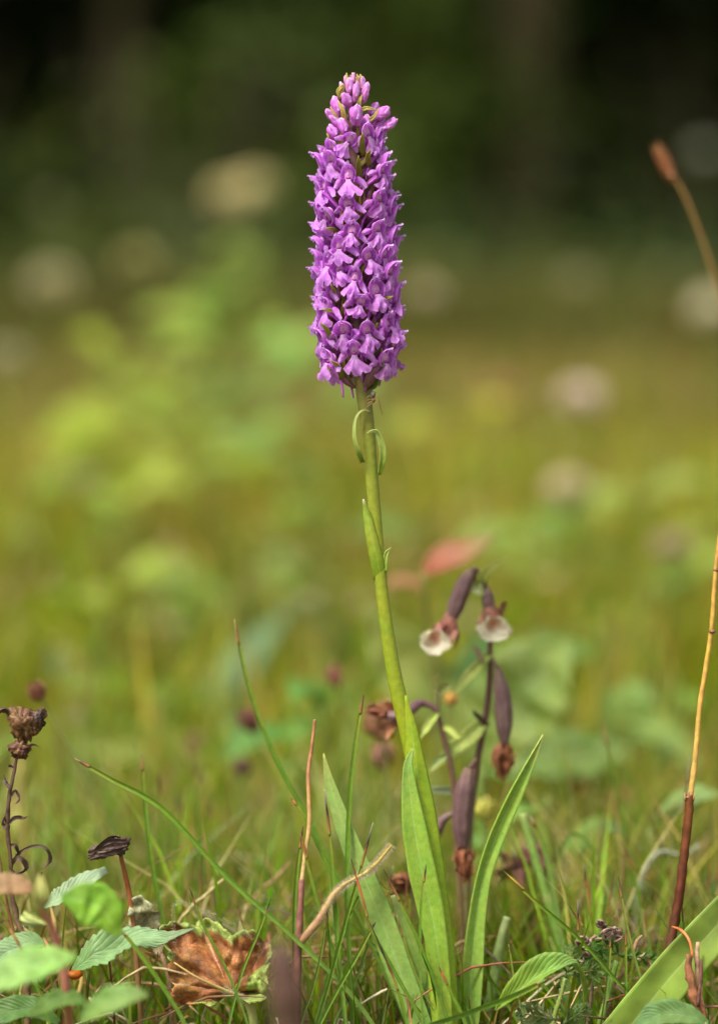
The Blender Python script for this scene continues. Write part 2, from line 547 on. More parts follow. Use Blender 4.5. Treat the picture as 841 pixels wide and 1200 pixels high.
# foliage made of many leaf faces
def leaf_cloud(name, n, centre, radius, size, cols, seed, mat, parent=None, loc=None, shell=.55, flatten=1.0, clumps=14):
    r = np.random.RandomState(seed)
    cc = r.randn(clumps, 3); cc /= np.linalg.norm(cc, axis=1)[:, None]
    cc *= (shell + (1 - shell) * r.rand(clumps, 1))
    ci = r.randint(0, clumps, n)
    p = cc[ci] + r.randn(n, 3) * .2
    p *= np.array(radius) * np.array([1, 1, flatten])
    p += np.array(centre)
    a = r.rand(n) * 2 * np.pi; b = (r.rand(n) - .5) * 1.6
    u = np.stack([np.cos(a) * np.cos(b), np.sin(a) * np.cos(b), np.sin(b)], 1)
    q = r.randn(n, 3); vv = np.cross(u, q); vv /= np.linalg.norm(vv, axis=1)[:, None]
    s = size * (.6 + .8 * r.rand(n, 1))
    V = np.stack([p - u * s * .6, p + vv * s * .32, p + u * s * .6, p - vv * s * .32], 1).astype(np.float32)
    if loc is not None:
        V -= np.array(loc, np.float32)
    cs = np.array(cols, np.float32)[(ci * 7) % len(cols)] * (.7 + .6 * r.rand(n, 1)).astype(np.float32)
    C = np.concatenate([np.repeat(cs[:, None], 4, 1), np.ones((n, 4, 1), np.float32)], 2)
    me = bpy.data.meshes.new(name)
    me.vertices.add(n * 4); me.vertices.foreach_set('co', V.ravel())
    me.loops.add(n * 4); me.loops.foreach_set('vertex_index', np.arange(n * 4, dtype=np.int32))
    me.polygons.add(n); me.polygons.foreach_set('loop_start', np.arange(n) * 4)
    me.update(calc_edges=True)
    ca = me.color_attributes.new('tint', 'FLOAT_COLOR', 'POINT'); ca.data.foreach_set('color', C.ravel())
    me.materials.append(mat)
    ob = bpy.data.objects.new(name, me); COL.objects.link(ob)
    if parent is not None:
        ob.parent = parent
    elif loc is not None:
        ob.location = loc
    return ob


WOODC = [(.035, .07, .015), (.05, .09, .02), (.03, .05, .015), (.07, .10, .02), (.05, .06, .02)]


def tree(x, y, r0, h, label, seed, barkc, lean=0.0, low=2.6, cr=3.2):
    q = random.Random(seed)
    t = thing('forest_tree', label, 'tree', (x, y, 0), 'trees at the forest edge')
    m = MB()
    top = Vector((x + lean * h, y, h))
    m.tube([(x, y, -.1), (x + lean * h * .3 + .1, y + .05, h * .35), (x + lean * h * .7, y, h * .7), top], [r0 * 1.35, r0, r0 * .9, r0 * .75, r0 * .5, r0 * .15], barkc, n=12, seg=14)
    for k in range(9):
        z = lerp(low * .9, h * .9, k / 8)
        a = q.random() * 6.28
        L_ = q.uniform(1.2, 2.6)
        b0 = Vector((x + lean * z, y, z))
        m.tube([b0, b0 + Vector((math.cos(a) * L_ * .5, math.sin(a) * L_ * .5, .35)), b0 + Vector((math.cos(a) * L_, math.sin(a) * L_, .5))], [r0 * .3, r0 * .18, r0 * .04], barkc, n=6, seg=5)
    m.build('trunk', M_bark, t)
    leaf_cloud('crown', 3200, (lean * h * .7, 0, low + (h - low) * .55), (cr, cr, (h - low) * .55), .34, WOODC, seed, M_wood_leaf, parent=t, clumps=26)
    return t


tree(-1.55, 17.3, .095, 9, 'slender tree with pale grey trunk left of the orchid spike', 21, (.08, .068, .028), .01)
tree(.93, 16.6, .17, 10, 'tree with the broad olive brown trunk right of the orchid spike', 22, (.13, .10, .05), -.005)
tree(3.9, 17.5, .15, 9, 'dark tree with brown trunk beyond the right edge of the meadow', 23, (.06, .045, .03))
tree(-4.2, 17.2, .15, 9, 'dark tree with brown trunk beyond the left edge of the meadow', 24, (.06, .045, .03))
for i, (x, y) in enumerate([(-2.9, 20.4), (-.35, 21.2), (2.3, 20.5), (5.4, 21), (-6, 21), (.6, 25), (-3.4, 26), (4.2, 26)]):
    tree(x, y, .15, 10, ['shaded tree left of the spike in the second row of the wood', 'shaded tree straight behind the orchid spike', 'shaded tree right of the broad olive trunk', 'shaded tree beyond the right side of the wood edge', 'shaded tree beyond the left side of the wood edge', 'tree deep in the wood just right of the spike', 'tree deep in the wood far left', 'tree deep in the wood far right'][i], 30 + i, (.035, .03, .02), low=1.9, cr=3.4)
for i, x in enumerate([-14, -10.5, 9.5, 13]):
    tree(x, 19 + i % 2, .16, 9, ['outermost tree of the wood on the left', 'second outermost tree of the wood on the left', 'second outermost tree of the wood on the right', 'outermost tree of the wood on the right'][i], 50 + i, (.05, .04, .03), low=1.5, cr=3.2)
# undergrowth (shrubs one cannot tell apart) and the deep wood
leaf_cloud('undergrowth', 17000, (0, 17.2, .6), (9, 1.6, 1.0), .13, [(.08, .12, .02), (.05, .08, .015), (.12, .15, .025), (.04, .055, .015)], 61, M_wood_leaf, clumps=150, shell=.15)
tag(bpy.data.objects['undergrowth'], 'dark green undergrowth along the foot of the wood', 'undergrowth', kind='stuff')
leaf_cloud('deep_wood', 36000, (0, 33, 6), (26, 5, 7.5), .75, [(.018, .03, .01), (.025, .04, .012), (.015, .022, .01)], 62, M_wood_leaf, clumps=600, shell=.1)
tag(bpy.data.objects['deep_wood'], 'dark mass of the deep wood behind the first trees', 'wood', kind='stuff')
for k, (yy_, zz_, hh_, n_, sz_, cc_) in enumerate([(15.2, .55, .75, 7000, .10, [(.08, .12, .025), (.05, .08, .02), (.11, .13, .03)]), (12.4, .42, .42, 5200, .07, [(.10, .14, .03), (.13, .15, .035), (.07, .10, .02)]), (9.8, .3, .26, 3600, .05, [(.14, .17, .035), (.17, .17, .045), (.10, .13, .025)])]):
    o = leaf_cloud('low_scrub', n_, (0, yy_, zz_ * .6), (4.6 - k * .8, 1.0, hh_), sz_, cc_, 90 + k, M_wood_leaf, clumps=110 - k * 20, shell=.1)
    tag(o, ['dark scrub and tall herbs just in front of the wood', 'dull green scrub thinning out into the meadow', 'last low scrub among the olive grass'][k], 'scrub', kind='stuff')
# an understorey of hanging leafy branches, lighter on the right of the spike
leaf_cloud('hazel_shrub', 1900, (-.2, 15.9, 1.6), (1.1, .5, .75), .13, [(.11, .16, .02), (.08, .12, .02)], 63, M_wood_leaf, loc=(-.2, 15.9, 0), clumps=18)


for c_, r_, sz, n_, sd in [((0, 1.5, .085), (.34, .8, .05), .010, 260, 81), ((0, 5, .15), (1.1, 2.8, .09), .014, 900, 82)]:
    o = leaf_cloud('meadow_blooms', n_, c_, r_, sz, [(.50, .32, .22), (.62, .56, .34), (.30, .15, .06), (.50, .42, .12), (.22, .11, .06), (.58, .40, .34)], sd, M_far, clumps=200, shell=.1)
    tag(o, 'tiny faded blooms and seed heads scattered through the meadow', 'flowers', kind='stuff')


def shrub_from(name_obj, label):
    o = bpy.data.objects[name_obj]
    x, y = o.location.x, o.location.y
    m = MB()
    for k in range(6):
        a = k * 1.05
        m.tube([(x, y, -.05), (x + math.cos(a) * .2, y + math.sin(a) * .15, .8), (x + math.cos(a) * .6, y + math.sin(a) * .3, 1.9)], [.03, .02, .006], (.07, .05, .03), n=6, seg=6)
    t = thing(name_obj, label, 'shrub', (x, y, 0))
    o.name = 'foliage'; o.parent = t; o.location = (0, 0, 0)
    m.build('branches', M_bark, t)


shrub_from('hazel_shrub', 'tall dim green shrub behind the orchid spike')
for i, (x, y, z, c) in enumerate([(-.95, 15.4, 1.0, (.10, .13, .02)), (2.0, 15.2, .9, (.05, .10, .03)), (-2.6, 15.8, .8, (.07, .11, .02))]):
    leaf_cloud('young_shrub', 1100, (x, y, z * .62), (.75, .45, z * .5), .10, [c, tuple(k * .7 for k in c)], 70 + i, M_wood_leaf, loc=(x, y, 0), clumps=16)
    shrub_from('young_shrub', ['low yellow green shrub at the wood edge left of the spike', 'dull blue green shrub at the wood edge on the right', 'dark low shrub at the wood edge on the far left'][i])

# ------------------------------------------------------------------ THE ORCHID
AXIS = [(413, 88), (413, 140), (414, 200), (416, 260), (418, 330), (420, 400), (424, 445), (431, 505), (435.5, 560), (440.5, 620), (446, 680), (453.5, 740), (463.5, 800), (478, 860), (491, 920), (503, 1000), (513, 1100), (520, 1190), (524, 1262)]


def axis_x(y):
    for (x0, y0), (x1, y1) in zip(AXIS, AXIS[1:]):
        if y <= y1:
            return lerp(x0, x1, (y - y0) / (y1 - y0))
    return AXIS[-1][0]


base = P(524, 1262); base.z = 0
orchid = thing('fragrant_orchid', 'tall orchid with a dense spike of purple pink flowers on a bare green stem', 'orchid', base)
m = MB()
stem_r = [4, 6, 8, 8, 8.5, 9, 9.6, 8.6, 8.0, 8.0, 7.6, 8.4, 9.6, 10.5, 11.5, 12, 12, 12, 12]
m.tube([P(x, y) for x, y in AXIS], [wpx(r * .94) for r in stem_r],
       [(0, (.2, .11, .10)), (.3, (.11, .07, .05)), (.34, (.17, .15, .045)), (.40, (.22, .24, .045)), (.5, (.25, .29, .045)), (.75, (.26, .32, .04)), (1, (.26, .33, .05))], n=16, seg=90)
m.build('stem', M_stem, orchid)

# --- flower meshes (millimetres, outward = -Y, origin at the throat)


def mmv(*a):
    return Vector(a) * MM


def flower_meshes(k):
    q = random.Random(100 + k)
    out = {}
    # ovary and column
    m = MB()
    m.tube([mmv(0, 13.5, -6.5), mmv(.3, 9, -5.6), mmv(-.2, 5, -3.2), mmv(0, 1.8, -.4)], [.6 * MM, .95 * MM, 1.0 * MM, .8 * MM], [(0, (.2, .12, .06)), (.5, (.25, .08, .15)), (1, PURP_D)], n=8, seg=10)
    m.blob(mmv(0, 1.3, 1.2), (1.9 * MM, 1.3 * MM, 2.3 * MM), lambda s, t: mixc((.42, .10, .32), (.60, .27, .56), min(1, s * 1.6)), n=10, m=7)
    m.blob(mmv(0, .25, 1.5), (.55 * MM, .4 * MM, .9 * MM), (.60, .25, .42), n=6, m=5)
    m.blob(mmv(0, -.1, .1), (.85 * MM, .5 * MM, .45 * MM), (.25, .05, .20), n=6, m=5)  # dark dot: the shade in the throat hole, put into the colour
    out['flower'] = m.build('flower', M_tube, link=False)
    # hood of upper sepal and petals
    m = MB()
    rows = []
    hw, hh, fw = q.uniform(2.5, 3.0), q.uniform(5.2, 6.3), q.uniform(1.9, 3.0)
    asy = q.uniform(-.5, .5)
    for i in range(12):
        b = i / 11
        row = []
        for j in range(15):
            a = 2 * j / 14 - 1
            ph = a * rad(118 - 34 * b)
            kk = math.sqrt(max(0, 1 - b ** 2.3)) * (.84 + .30 * math.sin(min(b * 2.3, 1.57)))
            groove = 1 - .17 * math.exp(-((abs(a) - .45) / .08) ** 2) + .09 * math.exp(-(a / .1) ** 2) + .16 * max(0, abs(a) - .8) * 5 * math.sin(b * 3.1)
            nn = noise.noise(Vector((a * 2.5, b * 2.5, k * 7.7)))
            x = hw * math.sin(ph) * kk * groove + asy * b * b + .3 * nn
            y = 2.5 * math.cos(ph) * kk * groove - fw * b ** 1.7 + .5 + .35 * nn
            z = -1.1 + hh * b - .1 * b ** 3 + .5 * math.cos(ph) * (1 - b) - .3 * (abs(a) > .95)
            row.append(mmv(x, y, z))
        rows.append(row)
    m.grid(rows, lambda s, t: mixc(mixc(PURP_D, PURP, .45 + .55 * abs(math.sin(t * 4.5))), PURP_L, max(max(0, s - .8) * 3.5, (abs(t) > .9) * .6)))
    # curled-forward tips of the sepal and the two petals
    m.strip([mmv(asy, -fw + .7, hh - 1.3), mmv(asy, -fw - .2, hh - 1.0), mmv(asy + .2, -fw - .6, hh - .75)], [1.8 * MM, 1.7 * MM, 1.1 * MM], (.66, .42, .72), normal=(0, -.5, 1), cup=-.3, seg=4, nc=3)
    for s_ in (-1, 1):
        m.strip([mmv(asy + s_ * .6, -fw + 1.0, hh - 2.4), mmv(asy + s_ * .7, -fw + .2, hh - 2.0), mmv(asy + s_ * .9, -fw - .1, hh - 1.95)], [1.6 * MM, 1.5 * MM, .9 * MM], PURP_L, normal=(s_ * .5, -.5, 1), cup=-.3, seg=4, nc=3)
    out['hood'] = m.build('hood', M_petal, link=False)
    # side sepals
    for s_, key in ((-1, 'sepal_l'), (1, 'sepal_r')):
        m = MB()
        dz = q.uniform(-2.0, 1.2)
        L_ = q.uniform(5.0, 6.6)
        m.strip([mmv(s_ * .9, 1.2, .2), mmv(s_ * 2.8, .5, .5 + dz * .1), mmv(s_ * (L_ * .72), .9, -.2 + dz * .55), mmv(s_ * L_, 2.0 + q.uniform(-.8, .8), -1.9 + dz)],
                [1.4 * MM, 2.3 * MM, 2.8 * MM, 2.7 * MM, 1.5 * MM], [(0, PURP_D), (.5, PURP), (1, PURP_L)], normal=(0, -1, .45), cup=-.55, seg=9, nc=7, sharp=1.8, wave=.45, seed=k + s_ * 5, twist=(0, s_ * q.uniform(-.5, .4)))
        out[key] = m.build('lateral_sepal', M_petal, link=False)
    # three lobed lip
    m = MB()
    rows = []
    Lp = q.uniform(5.4, 6.8); W = q.uniform(3.7, 4.9); curl = q.uniform(-1.0, 1.8)
    deep = q.uniform(.2, .34); sk = q.uniform(-.9, .9); wid = q.uniform(.36, .46)
    NV, NU = 12, 23
    for i in range(NV):
        v = i / (NV - 1)
        row = []
        for j in range(NU):
            u = 2 * j / (NU - 1) - 1
            lobe = math.exp(-((abs(u) - wid) / .10) ** 2)
            wv = .9 + (W - .9) * (max(0, v - .12) / .88) ** 1.1
            L_ = Lp * (.80 + .20 * math.cos(u * 1.2) - deep * lobe * v + .025 * math.cos(u * 13 + k) * v - .9 * max(0, abs(u) - .82) ** 1.2 * v)
            x = u * wv * (1 - .10 * lobe * v * 0) + sk * v * v
            z = -.5 - L_ * v + .9 * u * u * v
            y = -.6 - 1.3 * math.sin(v * 2.2) + curl * v * v + 1.5 * u * u * v + .6 * math.cos(u * 7.3) * v * v + 1.2 * noise.noise(Vector((u * 2.8, v * 2.4, k * 5.3))) * (.3 + v)
            row.append(mmv(x, y, z))
        rows.append(row)

    def lipc(s, t):
        c = mixc((.68, .46, .74), mixc(PURP, PURP_L, .4), min(1, s * 1.8 + abs(t) * .3))
        return mixc(c, PURP_L, max(0, s - .85) * 4)
    m.grid(rows, lipc)
    out['lip'] = m.build('lip', M_petal, link=False)
    # spur
    m = MB()
    sx = q.uniform(-4, 4)
    m.tube([mmv(0, .2, -.5), mmv(sx * .3, 3.2, -2.6), mmv(sx * .8, 6.2, -5.5), mmv(sx, 7.6, -8.5), mmv(sx * .9, 8.6, -11)], [.85 * MM, .62 * MM, .5 * MM, .44 * MM, .3 * MM], [(0, PURP), (1, PURP_D)], n=7, seg=14)
    out['spur'] = m.build('spur', M_tube, link=False)
    # bract
    m = MB()
    bx = q.choice([-1, 1]) * q.uniform(2.6, 3.6)
    m.strip([mmv(0, 12.5, -7.5), mmv(bx * .5, 9, -5), mmv(bx, 5.5, -1), mmv(bx * 1.1, 4.3, 3.6)], [2.2 * MM, 3.0 * MM, 2.3 * MM, .2 * MM],
            [(0, (.17, .17, .05)), (.6, (.24, .22, .04)), (1, (.34, .28, .05))], normal=(0, -1, .4), cup=.3, seg=8, nc=5)
    out['bract'] = m.build('bract', M_blade, link=False)
    return out


VAR = [flower_meshes(k) for k in range(14)]


def link_mesh(me, name, parent):
    o = bpy.data.objects.new(name, me)
    COL.objects.link(o)
    o.parent = parent
    return o


def spike_r(y):
    return ramp([(88, (3, 0, 0)), (115, (9, 0, 0)), (135, (21, 0, 0)), (165, (32, 0, 0)), (200, (40, 0, 0)), (260, (44, 0, 0)), (330, (46, 0, 0)), (400, (45, 0, 0)), (435, (40, 0, 0))], y)[0]


def add_flower(px, py, az, roll=0.0, pitch=0.0, s=1.0, rr=1.0, var=None):
    R = spike_r(py) * PXM * rr
    c = P(axis_x(py), py)
    pos = c + Vector((math.sin(az), -math.cos(az), 0)) * R
    k = rnd.randrange(14) if var is None else var
    V = VAR[k]
    o = link_mesh(V['flower'], 'flower', orchid)
    rot = (Matrix.Rotation(az, 4, 'Z') @ Matrix.Rotation(pitch, 4, 'X') @ Matrix.Rotation(roll, 4, 'Y'))
    o.matrix_parent_inverse = Matrix.Identity(4)
    o.location = pos - base
    o.rotation_euler = rot.to_euler()
    o.scale = (s * rnd.uniform(.92, 1.1), s * min(1.0, max(.35, R / (.0135))), s * rnd.uniform(.92, 1.1))
    link_mesh(V['hood'], 'hood', o)
    link_mesh(V['sepal_l'], 'lateral_sepal', o)
    link_mesh(V['sepal_r'], 'lateral_sepal', o)
    link_mesh(V['lip'], 'lip', o)
    link_mesh(V['spur'], 'spur', o)
    b = link_mesh(V['bract'], 'bract', orchid)
    b.location = pos - base
    b.rotation_euler = (0, 0, az + rnd.uniform(-.25, .25))
    b.scale = (s, min(1.0, max(.4, R / .0135)), s * rnd.uniform(.8, 1.1))
    return o


FRONT = [  # throat position in the spike, roll (degrees)
    (408, 211, 4), (407.5, 243, 2), (447, 204, -12), (446, 237, -10), (377.5, 223, 10), (387, 191, 10), (432, 160, -8), (408, 168, 28),
    (388, 176, 15), (449, 176, -15), (461.5, 221, -10), (463, 245, -5), (463, 193, -15), (368.5, 193, 20), (368, 226, 10), (371, 251, 10),
    (411.7, 274, 3), (432, 304, -14), (442.5, 272, -14), (463, 280, -10), (456, 322, -10), (382, 257, 22), (370, 288, 14), (385, 312, 6),
    (371, 306, 10), (415, 329, 0), (367, 325, 8), (422, 357, 28), (382, 363, 8), (464, 348, -8), (457, 382, -12), (430, 390, -16),
    (377, 399, 8), (415, 414, -2), (464, 418, -6), (386, 424, 14), (470, 398, 0), (367, 372, 10), (378, 340, 8), (441, 344, -20),
    (468, 372, -5), (398, 318, -10), (452, 302, -10), (455, 160, -20), (398, 292, 12), (452, 424, -8), (402, 390, 8)]
for (px, py, ro) in FRONT:
    R = spike_r(py)
    dx = (px - axis_x(py)) / R
    az = math.asin(max(-.985, min(.985, dx)))
    add_flower(px, py, az, roll=rad(ro + rnd.uniform(-16, 16)), pitch=rad(rnd.uniform(-16, 16)), s=rnd.uniform(.9, 1.08) * (1 if py > 185 else .9), rr=rnd.uniform(.95, 1.04))
# the rest of the spiral, on the far side
i = 0
yy = 168.0
while yy < 428:
    az = rad(90 + (i * 53.0) % 180)
    add_flower(0, yy, az, roll=rad(rnd.uniform(-15, 15)), pitch=rad(rnd.uniform(-8, 12)), s=rnd.uniform(.95, 1.1))
    yy += 5.2
    i += 1

# buds near the tip
BUDS = [(409, 101, 5.0, 8, 10, 0), (424, 99, 4.5, 8, 2, .1), (428, 106, 4.6, 8, 4, .35), (417, 108, 4.6, 10, 12, .12), (407, 118, 7, 7.5, 12, -.5), (394, 125, 6.5, 10, 8, -.2),
        (388, 135, 5.5, 8, 2, -.8), (427, 114, 4.5, 7, 6, .3), (401, 105, 4, 7, 2, -.2), (417, 136, 8.5, 10, 26, .1), (448, 133, 8, 10, 6, .9), (457, 146, 6, 9, 4, .9), (437, 128, 6, 9, -8, .6),
        (393, 143, 6, 8, 6, -.7), (414, 92, 3.2, 6, 4, 0), (405, 94, 3, 5, 0, -.1), (419, 95, 3, 5, 3, .1), (413, 122, 5, 8, -10, 0), (400, 131, 6, 8, -12, 0), (428, 146, 7, 9, 12, .3), (436, 144, 6, 9, -14, .2), (402, 150, 7, 9, 14, -.3), (390, 156, 7, 8, 12, -.6), (444, 146, 5, 8, 0, .8)]
for (px, py, rx, rz, fr, tilt) in BUDS:
    m = MB()
    c = P(px, py) + Vector((0, -fr * PXM, 0))
    rot = Matrix.Rotation(tilt * -1, 3, 'Y').inverted() if False else Matrix.Rotation(tilt, 3, 'Y')
    young = max(0, min(1, (118 - py) / 25))
    cc = mixc((.50, .13, .50), (.66, .28, .48), young)
    m.blob(c, (wpx(rx * .88), wpx(rx * .88), wpx(rz * 1.12)), lambda s, t, cc=cc: mixc(cc, (.75, .5, .68), max(0, s - .75) * 3), rot=rot, n=20, m=11, nz=.35, seed=px, lobes=.16)
    st = P(axis_x(py + 14), py + 16)
    m.tube([c + rot @ Vector((0, 0, -wpx(rz) * .8)), (c + st) * .5 + Vector((0, 0, -.001)), st], [wpx(rx * .45), wpx(rx * .4), wpx(2)], (.36, .14, .26), n=7, seg=5)
    b = m.build('bud', M_tube, orchid)
    if rz > 7:   # the seam of the closed sepals
        s1 = MB()
        s1.strip([c + rot @ Vector((wpx(a * rx * .25), -wpx(rx * (1.02 - .0 * a)) * math.cos(a * .3), wpx(z))) for a, z in ((1, -rz * .6), (1.4, 0), (.8, rz * .55), (0, rz * 1.05))], [wpx(3), wpx(5.5), wpx(4), wpx(1)], PURP_L, cup=-.3, seg=8, nc=5)
        s1.build('sepal', M_petal, b)
TOPB = [((396, 118), (402, 101), (397, 108), 6, 9), ((411, 110), (407, 95), (406, 86), 4, 8), ((416, 108), (419, 95), (418, 87), 4, 7), ((424, 104), (423, 92), (422, 87), 4, 2), ((405, 150), (402, 132), (396, 119), 7, 16),
        ((402, 148), (393, 137), (387, 126), 5, 10), ((420, 132), (421, 120), (424, 112), 6, 12), ((422, 144), (436, 140), (444, 128), 6, 18), ((422, 130), (430, 128), (442, 130), 6, 14), ((386, 170), (385, 162), (383, 157), 3, 12), ((404, 118), (396, 108), (402, 99), 6, 6)]
for a, b_, c_, wd_, fr in TOPB:
    m = MB()
    m.strip([P(a[0], a[1]) + Vector((0, -fr * PXM * .5, 0)), P(b_[0], b_[1]) + Vector((0, -fr * PXM, 0)), P(c_[0], c_[1]) + Vector((0, -fr * PXM, 0))], [wpx(wd_ * .65), wpx(wd_ * .85), wpx(wd_ * .6), wpx(.6)], [(0, (.34, .32, .07)), (1, (.60, .48, .14))], cup=.25, seg=8)
    m.build('bract', M_blade, orchid, thick=.0003)
# visible upright bracts between the front flowers
for (x, y, h_, t_) in [(420, 205, 20, 0), (419, 236, 16, -1), (405, 318, 18, 0), (424, 178, 20, 1), (393, 352, 18, -5), (446, 356, 8, 14), (386, 400, 22, -10), (395, 368, 5, -18), (431, 190, 12, 3), (398, 438, 16, -10), (438, 398, 20, 4), (392, 272, 3, -10)]:
    m = MB()
    m.strip([P(x + 2, y + 6) + Vector((0, -.005, 0)), P(x, y - h_ * .4) + Vector((0, -.0085, 0)), P(x + t_, y - h_) + Vector((0, -.0115, 0))], [wpx(5), wpx(6.5), wpx(5), wpx(.8)], [(0, (.2, .19, .04)), (1, (.36, .34, .06))], cup=.25, seg=8)
    m.build('bract', M_blade, orchid, thick=.0003)
# the large bract and bud under the spike
m = MB()
m.strip([P(431, 456), P(440, 452, -.004), P(447, 438, -.007), P(449, 420, -.008), P(447, 408, -.008)], [wpx(5), wpx(7), wpx(7.5), wpx(6), wpx(1)], (.17, .24, .05), cup=.5, twist=(.3, .8))
m.build('bract', M_blade, orchid, thick=.0004)
m = MB()
m.tube([P(428, 456), P(433, 446, -.005), P(440, 434, -.007), P(446, 424, -.008)], [wpx(3), wpx(6.5), wpx(7), wpx(3.5)], [(0, (.16, .10, .07)), (1, (.2, .07, .12))], n=10, seg=12)
m.build('ovary', M_tube, orchid)
# curling small stem leaves
m = MB()
m.strip([P(425, 541, -.002), P(421, 530, -.005), P(416, 512, -.006), P(417, 492, -.005), (P(424, 482, -.004)), P(433, 482, -.003)], [wpx(5), wpx(6.5), wpx(5), wpx(3.5), wpx(3), wpx(1)], [(0, (.27, .36, .05)), (1, (.46, .52, .2))], cup=.4, twist=(.2, 1.1), seg=26)
m.build('stem_leaf', M_blade, orchid, thick=.0003)
m = MB()
m.strip([P(444, 556, -.002), P(448, 538, -.004), P(447.5, 522, -.005), P(442, 507, -.006), P(436, 505, -.007), P(430, 508, -.007)], [wpx(4), wpx(8), wpx(8), wpx(5), wpx(3), wpx(1)], [(0, (.27, .37, .05)), (1, (.46, .52, .2))], cup=.35, twist=(-.3, .5), seg=26)
m.build('stem_leaf', M_blade, orchid, thick=.0003)
m = MB()
m.strip([P(446, 680, -.0014), P(441, 655, -.0030), P(435, 628, -.0035), P(430, 604, -.0035), P(425.5, 585, -.004)], [wpx(15.5), wpx(16), wpx(14), wpx(9), wpx(1.2)], [(0, (.22, .28, .04)), (.12, (.27, .35, .035)), (.9, (.34, .43, .07)), (1, (.6, .6, .4))], cup=-.28, sharp=2, seg=20, nc=9)
m.build('stem_leaf', M_blade, orchid, thick=.0003)
m = MB()
m.strip([P(451.5, 671, -.001), P(451, 658, -.001), P(453, 648, -.001), P(458, 642, -.002)], [wpx(4), wpx(6), wpx(5), wpx(1)], [(0, (.28, .38, .05)), (1, (.42, .5, .14))], cup=.4, seg=12)
m.build('stem_leaf', M_blade, orchid, thick=.0003)
# sheathing leaf round the lower stem
m = MB()
m.strip([P(475, 815, -.0034), P(482, 856, -.0045), P(487.5, 900, -.005), P(496, 950, -.005), P(504, 1010, -.005), P(512, 1080, -.004), P(519, 1150, -.004), P(524, 1255, -.002)],
        [wpx(1.5), wpx(14), wpx(24), wpx(28), wpx(31), wpx(33), wpx(34), wpx(27)], [(0, (.27, .35, .03)), (.5, (.30, .42, .045)), (1, (.32, .43, .06))], cup=-.22, sharp=2, seg=36, nc=11)
m.build('leaf', M_blade, orchid, thick=.0005)
# front leaf, tip free
m = MB()
m.strip([P(484, 877, -.0085), P(478, 896, -.009), P(480, 930, -.009), P(485, 970, -.0095), P(494, 1020, -.0095), P(503, 1060, -.009), P(512, 1110, -.009), P(519, 1160, -.008), P(524, 1255, -.005)],
        [wpx(1.5), wpx(10), wpx(19), wpx(28), wpx(32), wpx(31), wpx(25), wpx(18), wpx(16)], [(0, (.32, .44, .12)), (.3, (.24, .38, .06)), (1, (.28, .40, .06))], cup=.12, sharp=1.3, seg=44, nc=11, wave=.08)
m.build('leaf', M_blade, orchid, thick=.0005)


def hero_leaf(pts, ws, col, off=0.0, label=None, **k):
    m = MB()
    m.strip([P(p[0], p[1], off + (p[2] if len(p) > 2 else 0)) for p in pts], [wpx(x, off) for x in ws], col, seg=40, nc=9, **k)
    o = m.build('leaf', M_blade, orchid, thick=.0005)
    if label:
        o['label'] = label


hero_leaf([(379, 883), (387, 920), (401, 962), (420, 1012), (442, 1064), (466, 1130), (492, 1200), (512, 1255)], [1.5, 13, 20, 26, 31, 33, 30, 18], [(0, (.42, .44, .12)), (.15, (.32, .45, .13)), (1, (.26, .42, .10))], off=.002, cup=.1, wave=.1, twist=(-.2, -.3))
hero_leaf([(460, 1049), (472, 1080), (484, 1120), (498, 1165), (516, 1255)], [5, 15, 21, 22, 14], [(0, (.4, .46, .17)), (.3, (.28, .42, .10)), (1, (.24, .38, .08))], off=.004, cup=.2)
hero_leaf([(636, 861), (620, 893), (600, 934), (580, 980), (565, 1028), (557, 1080), (552, 1140), (546, 1200), (534, 1255)], [1.5, 12, 19, 20, 18, 21, 27, 30, 20], [(0, (.38, .46, .14)), (.2, (.27, .42, .07)), (1, (.25, .37, .08))], off=.004, cup=.38, twist=(.5, -.15), sharp=1.1)

# a very small spider under the spike
m = MB()
c = P(437, 462, -.009)
m.blob(c, (.0009, .001, .0013), (.14, .13, .08), n=10, m=7)
m.blob(c + Vector((.0001, 0, -.0021)), (.0007, .0007, .0009), (.24, .12, .05), n=8, m=6)
for s_ in (-1, 1):
    for k in range(4):
        b0 = c + Vector((0, 0, -.0018 - .0003 * k))
        k2 = b0 + Vector((s_ * (.0014 + .0003 * k), -.0006, .0013 - .0011 * k))
        k3 = b0 + Vector((s_ * (.0018 + .0004 * k) - (.0012 if s_ < 0 else -.0004), .001, -.0010 - .0012 * k))
        m.tube([b0, k2, k3], [.00016, .00013, .00007], (.32, .2, .08), n=5, seg=6)
spider = m.build('spider', M_dry, loc=c)
tag(spider, 'tiny brown spider on the stem just below the flower spike', 'spider')


